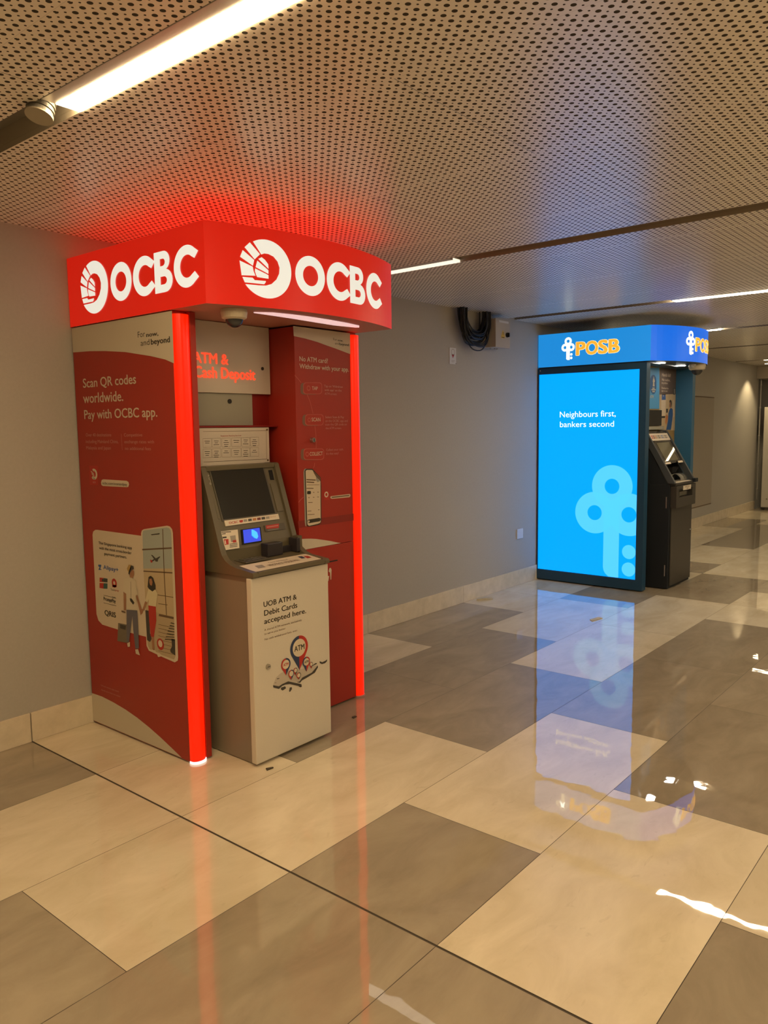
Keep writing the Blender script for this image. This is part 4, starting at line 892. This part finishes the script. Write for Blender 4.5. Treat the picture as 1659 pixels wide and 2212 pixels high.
slab('screen', [(2.327, .374), (2.653, .374), (2.657, .130), (2.331, .130)], .0042, .0056, 'screen_dark', hd)
for a, b in ((2.300, 2.316), (2.676, 2.722)): slab('side_trim', [(a, .285), (b, .285), (b, .135), (a, .135)], .0005, .005, 'machine_bronze', hd, .0015)
slab('camera_window', [(2.688, .355), (2.714, .355), (2.711, .302), (2.685, .304)], .0005, .003, 'black_gloss', hd, .001)
P = Print(pf, .0003, .0008); P.text('print_grey', 'NCR', 2.299, .352, .052, .016, .5, 1, rot=1); P.build('maker_mark', hd)
P = Print(pf, .0005, .0058); P.items([i for i in GFX['PF']]); P.build('sticker_set', hd)
slab('sticker_backing', [(2.333, .1235), (2.675, .1235), (2.676, .097), (2.334, .097)], .0006, .0058, 'sticker', hd)
slab('receipt_slot', [(2.566, .0755), (2.70, .0755), (2.70, .042), (2.566, .042)], .0006, .0055, 'machine_bronze_dark', hd, .001)
cs = slab('card_slot', [(2.418, .070), (2.542, .070), (2.528, -.003), (2.404, -.003)], .0006, .006, 'black_gloss', hd, .001)
slab('card_light', [(2.428, .0665), (2.532, .0665), (2.521, .002), (2.415, .002)], .0062, .0075, 'slot_blue', cs)
slab('card_mouth', [(2.478, .062), (2.490, .058), (2.506, .045), (2.506, .024), (2.496, .014), (2.482, .020), (2.470, .034)], .0077, .013, 'slot_blue_bright', cs, .001)
bm = bmesh.new(); add_box(bm, (2.518, 2.822, .932), (2.618, 2.872, .996), 0, .004); add_box(bm, (2.704, 2.812, .934), (2.7275, 2.872, 1.004), 0, .004); add_box(bm, (2.622, 2.856, .934), (2.704, 2.872, .965), 0, .002)
link('cash_shutter', bm, 'guard_dark', hd)
bm = bmesh.new(); add_box(bm, (2.345, 2.782, .9275), (2.50, 2.868, .936), 0, .002)
for i in range(4):
    for j in range(3): add_box(bm, (2.365+i*.030, 2.792+j*.023, .9355), (2.388+i*.030, 2.810+j*.023, .9395), 1, .0015)
link('keypad', bm, ['machine_bronze_dark', 'keypad_dark'], hd)
bm = bmesh.new(); add_extrude(bm, [(2.664, .9098), (2.775, .9245), (2.775, .9256), (2.664, .911)], 'x', 2.300, 2.724); sk_ = link('shelf_sticker', bm, 'sticker', hd)
def Pshelf(u, v, d): return (u, 2.664+v, .911+v*.1322+d)
P = Print(Pshelf, .0003, .0004); P.text('print_brown', 'PROTECT YOUR PIN', 2.42, .030, .19, .024, .5, 1); P.text('print_brown', 'Cover the keypad', 2.45, .072, .12, .014, 0, 1)
P.poly('print_navy', [(2.64, .05), (2.665, .05), (2.675, .085), (2.65, .09)], 1); P.poly('print_red2', [(2.67, .04), (2.70, .04), (2.705, .075), (2.68, .08)], 1); P.poly('print_grey', [(2.345, .03), (2.39, .03), (2.40, .07), (2.36, .075)], 1)
P.build('printed_text', sk_)

# ================================================================== blue kiosk
Q = thing('atm_kiosk', (7.64, 3.3, 0), 'blue bank kiosk with glowing blue light box and curved sign, holding the black cash machine', 'kiosk')
cx2, cy2, R2 = 7.64, 3.457, 1.027
can2 = canopy(Q, 6.98, 8.30, 3.788, cx2, cy2, R2, 2.113, 2.427, 'blue_side', 'blue_front', 'navy_soffit', 'navy_soffit')
def key_logo(P, u, v, m):
    """key with a trefoil head and two round teeth; u, v is the crossing of the rings"""
    r, h = .0375, .0145
    for c in ((u, v+.062), (u-.032, v+.004), (u+.032, v+.004)): P.circle(m, c, r, 1, h/r, 32)
    P.poly(m, [(u-.019, v+.010), (u, v+.036), (u+.019, v+.010), (u+.019, v-.115), (u-.006, v-.115), (u-.019, v-.104)], 1)
    P.circle(m, (u+.034, v-.064), .0125, 1); P.circle(m, (u+.034, v-.097), .0125, 1)
def posb(P, u, v):
    for bold, m, ly in ((2.3, 'glow_cream', 1), (1.2, 'glow_orange', 3)):
        for s, a, wd in (('P', 0, .085), ('O', .096, .115), ('S', .222, .082), ('B', .325, .092)):
            dl = 0
            P.text(m, s, u+a-dl, v, wd+2*dl, .116, bold, ly)
P = Print(Px(6.98), .001, .0015); key_logo(P, .329, 2.283, 'glow_white'); posb(P, .418, 2.209); P.build('sign_lettering', can2)
P = Print(Parc(cx2, cy2, R2), .001, .002, slices=[7.28+.02*i for i in range(34)]); key_logo(P, 7.394, 2.290, 'glow_white'); posb(P, 7.478, 2.214); P.build('sign_lettering', can2)
for x, y in ((7.30, 2.70), (7.80, 2.685)):
    bm = bmesh.new(); add_cyl(bm, (x, y, 2.1128), (x, y, 2.1095), .052, n=24, mi=1); add_cyl(bm, (x, y, 2.1094), (x, y, 2.107), .045, n=24, mi=0); link('downlight', bm, ['lamp_glow_small', 'alu'], can2)
# shadow gap carrier between sign and light box
box('neck', (6.995, 2.72, 2.102), (8.29, 3.788, 2.1125), 'navy_soffit', Q, 0)
bm = bmesh.new()
for a, b in (((6.98, 2.702, .012), (7.066, 2.768, 2.1015)), ((6.98, 3.782, .012), (7.066, 3.7995-.011, 2.1015)), ((6.98, 2.768, .012), (7.066, 3.782, .108)), ((6.98, 2.768, 2.046), (7.066, 3.782, 2.1015)), ((6.998, 2.768, .108), (7.066, 3.782, 2.046))): add_box(bm, a, b, 0)
fr = link('light_box_frame', bm, 'teal_frame', Q)
bl = box('light_box', (6.988, 2.770, .110), (6.9975, 3.780, 2.044), 'blue_screen', Q, 0)
P = Print(Px(6.988), .0008, .001, clip=[((1.029, 0), (1, 0)), ((0, .111), (0, -1))]); 
for c in ((.789, .972), (.620, .714), (.958, .714)): P.circle('blue_key', c, .199, 1, .36, 64)
P.poly('blue_key', [(.713, .80), (.867, .80), (.867, .10), (.79, .10), (.760, .118), (.735, .140), (.72, .165), (.713, .20)], 1)
P.poly('blue_key', [(.713, .80), (.789, .85), (.867, .80), (.84, .70), (.74, .70)], 1)
for c in ((.965, .365), (.965, .200)): P.circle('blue_key', c, .066, 1)
P.build('glowing_emblem', bl)
P = Print(Px(6.988), .0008, .001); P.items(GFX['PK']); P.build('glowing_lettering', bl)
bm = bmesh.new(); add_cyl(bm, (6.9799, 3.765, 2.082), (6.976, 3.765, 2.082), .006, n=12); link('screw', bm, 'steel', fr)
box('side_panel', (8.215, 2.70, .010), (8.298, 3.788, 2.1015), 'teal_panel', Q, .002)
bp2 = box('back_panel', (7.067, 2.872, .010), (8.214, 2.90, 2.1015), 'mustard', Q, 0)
P = Print(Py(2.872), .001, .001); P.items(GFX['PKS']); P.build('printed_poster', bp2)
box('screen', (7.08, 2.852, 1.532), (7.788, 2.871, 1.684), 'black_gloss', Q, .003)
box('ledge', (7.07, 2.83, 1.492), (7.80, 2.871, 1.525), 'panel_grey', Q, .003)
cctv((7.755, 2.512, 2.1122), .078, 'cream dome camera with white cable fitting under the blue sign', True)

# ------------------------------------------------------------------ black cash machine
Bm = thing('cash_machine', (7.53, 2.70, 0), 'black cash machine with slanted touch screen, standing in the blue kiosk', 'cash machine')
box('cabinet', (7.238, 2.56, .006), (7.83, 2.870, .985), 'machine_black', Bm, .004)
for xa, xb in ((7.238, 7.2615), (7.7625, 7.786)):
    bm = bmesh.new(); add_extrude(bm, [(2.868, .9855), (2.576, .9855), (2.803, 1.388), (2.868, 1.412)], 'x', xa, xb); link('head_support', bm, 'machine_black', Bm)
fd = box('front_door', (7.27, 2.548, .030), (7.83, 2.5595, .765), 'machine_front', Bm, .003)
for z0, z1 in ((.766, .872), (.126, .231)): box('hinge', (7.2335, 2.583, z0), (7.2378, 2.592, z1), 'steel', Bm, 0)
bm = bmesh.new(); add_cyl(bm, (7.80, 2.5478, .506), (7.80, 2.538, .506), .010, n=16); link('lock', bm, 'steel', fd)
GT = (2.795, 1.487); GB = (2.511, 1.005)
bm = bmesh.new()
add_extrude(bm, [(2.868, 1.487), (2.795, 1.487), (2.511, 1.006), (2.516, .998), (2.570, .998), (2.800, 1.395), (2.868, 1.42)], 'x', 7.230, 7.262, 0)
add_extrude(bm, [(2.868, 1.487), (2.795, 1.487), (2.620, 1.190), (2.511, 1.006), (2.516, .998), (2.570, .998), (2.800, 1.395), (2.868, 1.42)], 'x', 7.762, 7.792, 0)
add_extrude(bm, [(2.868, 1.480), (2.802, 1.480), (2.636, 1.198), (2.636, 1.175), (2.716, 1.15), (2.716, 1.04), (2.868, 1.03)], 'x', 7.2622, 7.7618, 1)
h2 = link('machine_head', bm, ['machine_slate', 'bezel'], Bm)
GTi = (2.802, 1.480); GBi = (2.5176, .9969)
pf = Pslope(GTi, GBi)
slab('screen', [(7.345, .432), (7.672, .432), (7.674, .235), (7.340, .235)], .0008, .0022, 'glass_screen', h2)
sl = slab('logo_strip', [(7.265, .533), (7.757, .533), (7.757, .456), (7.265, .456)], .0008, .0026, 'sticker', h2)
P = Print(pf, .0004, .0028)
for i, m in enumerate(['print_red2', 'print_maroon', 'print_orange', 'print_grey', 'print_dark', 'print_grey', 'print_blue', 'print_grey', 'print_dark', 'print_grey']):
    u = 7.30+i*.044; P.poly(m, [(u, .478), (u+.034, .478), (u+.034, .512), (u, .512)], 1); P.poly('sticker', [(u+.006, .49), (u+.026, .49), (u+.022, .502), (u+.010, .502)], 2)
P.build('card_logos', sl)
slab('slot_label', [(7.285, .222), (7.425, .222), (7.425, .202), (7.285, .202)], .001, .003, 'sticker', h2)
slab('slot_label', [(7.630, .224), (7.760, .224), (7.756, .203), (7.628, .203)], .001, .003, 'sticker', h2)
bm = bmesh.new(); add_box(bm, (7.2622, 2.512, .975), (7.7618, 2.7155, 1.0), 0, .004); add_box(bm, (7.2622, 2.716, 1.0), (7.7618, 2.868, 1.05), 0)
sh = link('shelf', bm, 'machine_front', h2)
bm = bmesh.new(); add_extrude(bm, [(7.285, 2.66), (7.285, 2.535), (7.35, 2.518), (7.70, 2.518), (7.74, 2.55), (7.74, 2.66)], 'z', 1.0003, 1.003); link('tray', bm, 'sticker', sh)
bm = bmesh.new(); add_box(bm, (7.33, 2.56, 1.004), (7.52, 2.69, 1.010), 0, .002)
for i in range(4):
    for j in range(3): add_box(bm, (7.345+i*.043, 2.575+j*.036, 1.0102), (7.378+i*.043, 2.602+j*.036, 1.014), 0, .001)
link('keypad', bm, 'steel', sh)
def hood(x0, x1):
    bm = bmesh.new(); n = 14; A_ = []
    for i in range(n+1):
        t = math.pi*i/n; y = 2.625-.065*math.cos(t); z = 1.012+.060*math.sin(t)
        A_.append((bm.verts.new((x0, y, z)), bm.verts.new((x1, y, z)), bm.verts.new((x0, 2.625-.061*math.cos(t), 1.012+.056*math.sin(t))), bm.verts.new((x1, 2.625-.061*math.cos(t), 1.012+.056*math.sin(t)))))
    for p, q in zip(A_, A_[1:]):
        bm.faces.new((p[0], p[1], q[1], q[0])); bm.faces.new((p[3], p[2], q[2], q[3])); bm.faces.new((p[2], p[0], q[0], q[2])); bm.faces.new((p[1], p[3], q[3], q[1]))
    return link('keypad_hood', bm, 'clear_plastic', sh, smooth=True)
hood(7.53, 7.72)
for u0, u1, z0, z1 in ((7.30, 7.40, 1.075, 1.13), (7.425, 7.565, 1.05, 1.135)): box('instruction_label', (u0, 2.7135, z0), (u1, 2.7155, z1), 'sticker', h2, 0)
P = Print(Py(2.7135), .0005, .0006); P.text('print_brown', 'INSERT CARD', 7.31, 1.112, .08, .010, .5, 1); P.text('print_brown', 'COVER PIN', 7.44, 1.118, .10, .010, .5, 1); P.poly('print_maroon', [(7.47, 1.068), (7.52, 1.068), (7.53, 1.10), (7.50, 1.105), (7.46, 1.085)], 1)
P.build('label_print', h2)
bm = bmesh.new(); add_box(bm, (7.585, 2.66, 1.07), (7.755, 2.7158, 1.135), 0, .006); link('receipt_slot', bm, 'black_gloss', h2)
bm = bmesh.new()
for a, b in (((7.26, 2.505, .770), (7.795, 2.559, .862)), ((7.26, 2.505, .862), (7.33, 2.559, .972)), ((7.70, 2.505, .862), (7.795, 2.559, .972)), ((7.33, 2.505, .940), (7.70, 2.559, .972)), ((7.33, 2.540, .862), (7.70, 2.559, .940))): add_box(bm, a, b, 0)
db = link('deposit_box', bm, 'machine_front', Bm)
box('deposit_flap', (7.40, 2.525, .872), (7.60, 2.539, .912), 'keypad_dark', db, .003)
lb = box('deposit_label', (7.435, 2.500, .925), (7.645, 2.504, .966), 'sticker', db, .001)
P = Print(Py(2.500), .0005, .0005); P.text('print_brown', 'INSERT CASH', 7.475, .949, .12, .010, .5, 1); P.text('print_brown', 'HERE', 7.515, .932, .05, .009, .5, 1); P.build('label_print', lb)
box('side_reader', (7.72, 2.485, .985), (7.80, 2.52, 1.022), 'machine_black', Bm, .004)

# ================================================================== things on the wall
t = thing('junction_box', (6.09, 3.80, 2.24), 'beige metal electrical box with yellow warning label, high on the wall beside the cables', 'electrical box')
box('box_body', (5.97, 3.672, 2.238), (6.205, 3.7995, 2.482), 'box_beige', t, .003)
dd = box('box_door', (5.966, 3.655, 2.236), (6.209, 3.671, 2.484), 'box_beige', t, .003)
P = Print(Py(3.655), .0008, .001); P.poly('print_yellow', [(6.055, 2.318), (6.115, 2.318), (6.115, 2.338), (6.087, 2.39), (6.083, 2.39), (6.055, 2.338)], 1); P.poly('print_black', [(6.083, 2.345), (6.088, 2.345), (6.090, 2.372), (6.080, 2.372)], 2); P.poly('print_black', [(6.062, 2.323), (6.108, 2.323), (6.108, 2.329), (6.062, 2.329)], 2); P.build('warning_label', dd)
bm = bmesh.new(); add_cyl(bm, (6.155, 3.6548, 2.352), (6.155, 3.638, 2.352), .022, .020, 24); add_box(bm, (6.149, 3.630, 2.334), (6.161, 3.6385, 2.370), 0, .002); link('knob', bm, 'black_gloss', dd)
box('white_tag', (6.02, 3.6535, 2.452), (6.18, 3.6548, 2.470), 'plastic_white', dd, 0)
for x in (6.02, 6.09, 6.13):
    bm = bmesh.new(); add_cyl(bm, (x, 3.74, 2.238), (x, 3.74, 2.231), .008, n=12); link('cable_gland', bm, 'box_beige', t)
bm = bmesh.new()
rnd = random.Random(3)
for i in range(32):
    k = rnd.random(); xl = 5.51+.10*k+rnd.uniform(-.01, .01); xr = 5.945-.06*k+rnd.uniform(-.02, .01); zb = 2.235+.12*k+rnd.uniform(-.01, .012); y = 3.765-rnd.random()*.075
    if i == 0: xl, xr, zb, y = 5.60, 5.93, 2.195, 3.72
    if i == 1: xl, xr, zb, y = 5.57, 5.955, 2.225, 3.70
    mid = (xl+xr)/2; hw = (xr-xl)/2; pts = []
    zt = 2.535
    for j in range(25):
        s = j/24
        th = math.pi*(1-s); x = mid+hw*math.copysign(abs(math.cos(th))**.75, math.cos(th)); z = zb+(zt-zb)*(1-math.sin(th)**.8)
        pts.append((x, y+.012*math.sin(7*s+i), z))
    add_tube(bm, pts, .0055, 6)
tag(link('cable_coil', bm, 'cable_black', loc=(5.74, 3.74, 2.535)), 'hanging loops of black cable below the ceiling, left of the beige electrical box', 'cable')
t = thing('wall_sign', (5.512, 3.80, 2.14), 'small white sign with red marker pin on the wall, left of the black cables', 'sign')
sg = box('sign_plate', (5.466, 3.796, 2.072), (5.562, 3.7995, 2.207), 'switch_white', t, .001)
P = Print(Py(3.796), .0006, .0006); P.circle('print_grey', (5.514, 2.172), .026, 1, .82); P.poly('print_red2', [(5.494, 2.152), (5.534, 2.152), (5.514, 2.122)], 1); P.line('print_grey', [(5.49, 2.10), (5.54, 2.10)], .003); P.line('print_grey', [(5.49, 2.09), (5.53, 2.09)], .003); P.poly('print_dark', [(5.552, 2.074), (5.560, 2.074), (5.560, 2.082), (5.552, 2.082)], 1); P.build('printed_pin', sg)
t = thing('wall_socket', (6.643, 3.80, .5), 'white blank socket plate low on the wall, left of the blue kiosk', 'socket')
box('face_plate', (6.587, 3.789, .455), (6.702, 3.7995, .552), 'switch_white', t, .003)
t = thing('access_panel', (11.9, 3.80, 1.1), 'flush beige access panel in the wall behind the blue kiosk', 'access panel')
bm = bmesh.new()
for a, b in (((11.30, 3.7965, .300), (12.56, 3.7995, .314)), ((11.30, 3.7965, 1.930), (12.56, 3.7995, 1.944)), ((12.546, 3.7965, .3141), (12.56, 3.7995, 1.9299)), ((11.30, 3.7965, .3141), (11.314, 3.7995, 1.9299))): add_box(bm, a, b)
link('shadow_gap', bm, 'print_brown', t)
box('panel_door', (11.3145, 3.792, .3145), (12.5455, 3.7994, 1.9295), 'hatch', t, .001)

# ================================================================== far end
o = box('trim_1', (14.90, 3.30, 2.315), (15.74, 3.799, 2.5345), 'box_beige', None, .004, 'structure')
o2 = box('trim_2', (14.88, YB+.01, 2.315), (15.74, 3.296, 2.5345), 'hatch', None, .004, 'structure')
t = thing('storage_cabinet', (15.2, 3.2, 0), 'pale tall cabinet at the far right end of the passage', 'cabinet')
box('cabinet_body', (14.91, 2.45, .05), (15.45, 3.655, 1.815), 'cabinet_pale', t, .01)
box('plinth', (14.96, 2.50, .001), (15.42, 3.60, .0495), 'channel_dark', t, 0)
bm = bmesh.new(); add_cyl(bm, (14.9098, 3.56, .20), (14.902, 3.56, .20), .012, n=12); link('door_lock', bm, 'channel_dark', t)
t = thing('conduit_pipe', (15.12, 3.79, .05), 'thin grey conduit running up the far wall corner beside the pale cabinet', 'pipe')
bm = bmesh.new(); add_cyl(bm, (15.10, 3.772, .17), (15.10, 3.772, 2.312), .013, n=12); link('pipe', bm, 'alu', t)
for z in (.35, .8, 1.3, 1.8, 2.2): box('pipe_clip', (15.082, 3.755, z), (15.118, 3.789, z+.02), 'alu', t, .002)
# ================================================================== litter
def scrap(name, pts, z, m, label, cat):
    bm = bmesh.new(); n = len(pts); cxx = sum(p[0] for p in pts)/n; cyy = sum(p[1] for p in pts)/n
    a = [bm.verts.new((*p, .0008)) for p in pts]; b = [bm.verts.new((p[0], p[1], z[i % len(z)]+.0022)) for i, p in enumerate(pts)]
    bm.faces.new(a[::-1])
    c = bm.verts.new((cxx, cyy, max(z)*.6+.0022))
    for i in range(n):
        bm.faces.new((a[i], a[(i+1) % n], b[(i+1) % n], b[i])); bm.faces.new((b[i], b[(i+1) % n], c))
    return tag(link(name, bm, m, loc=(cxx, cyy, 0)), label, cat)
scrap('paper_scrap', [(5.79, 3.74), (5.90, 3.775), (5.99, 3.70), (5.93, 3.655), (5.86, 3.69)], (.012, .001, .006, .001, .015), 'paper', 'crumpled beige paper scrap on the floor against the skirting', 'litter')
scrap('paper_scrap', [(5.70, 2.60), (5.74, 2.64), (5.86, 2.615), (5.84, 2.575)], (.002, .001, .003), 'paper', 'flat beige paper scrap on the tiles before the blue light box', 'litter')
scrap('dark_chip', [(2.995, 2.715), (3.005, 2.735), (3.027, 2.733), (3.026, 2.718)], (.002,), 'leaf', 'black chip on the grey tile beside the red kiosk', 'litter')
scrap('leaf_scrap', [(2.275, 2.60), (2.285, 2.618), (2.318, 2.606), (2.312, 2.596)], (.001, .004), 'leaf', 'dark leaf scrap on the floor before the white cash machine door', 'litter')
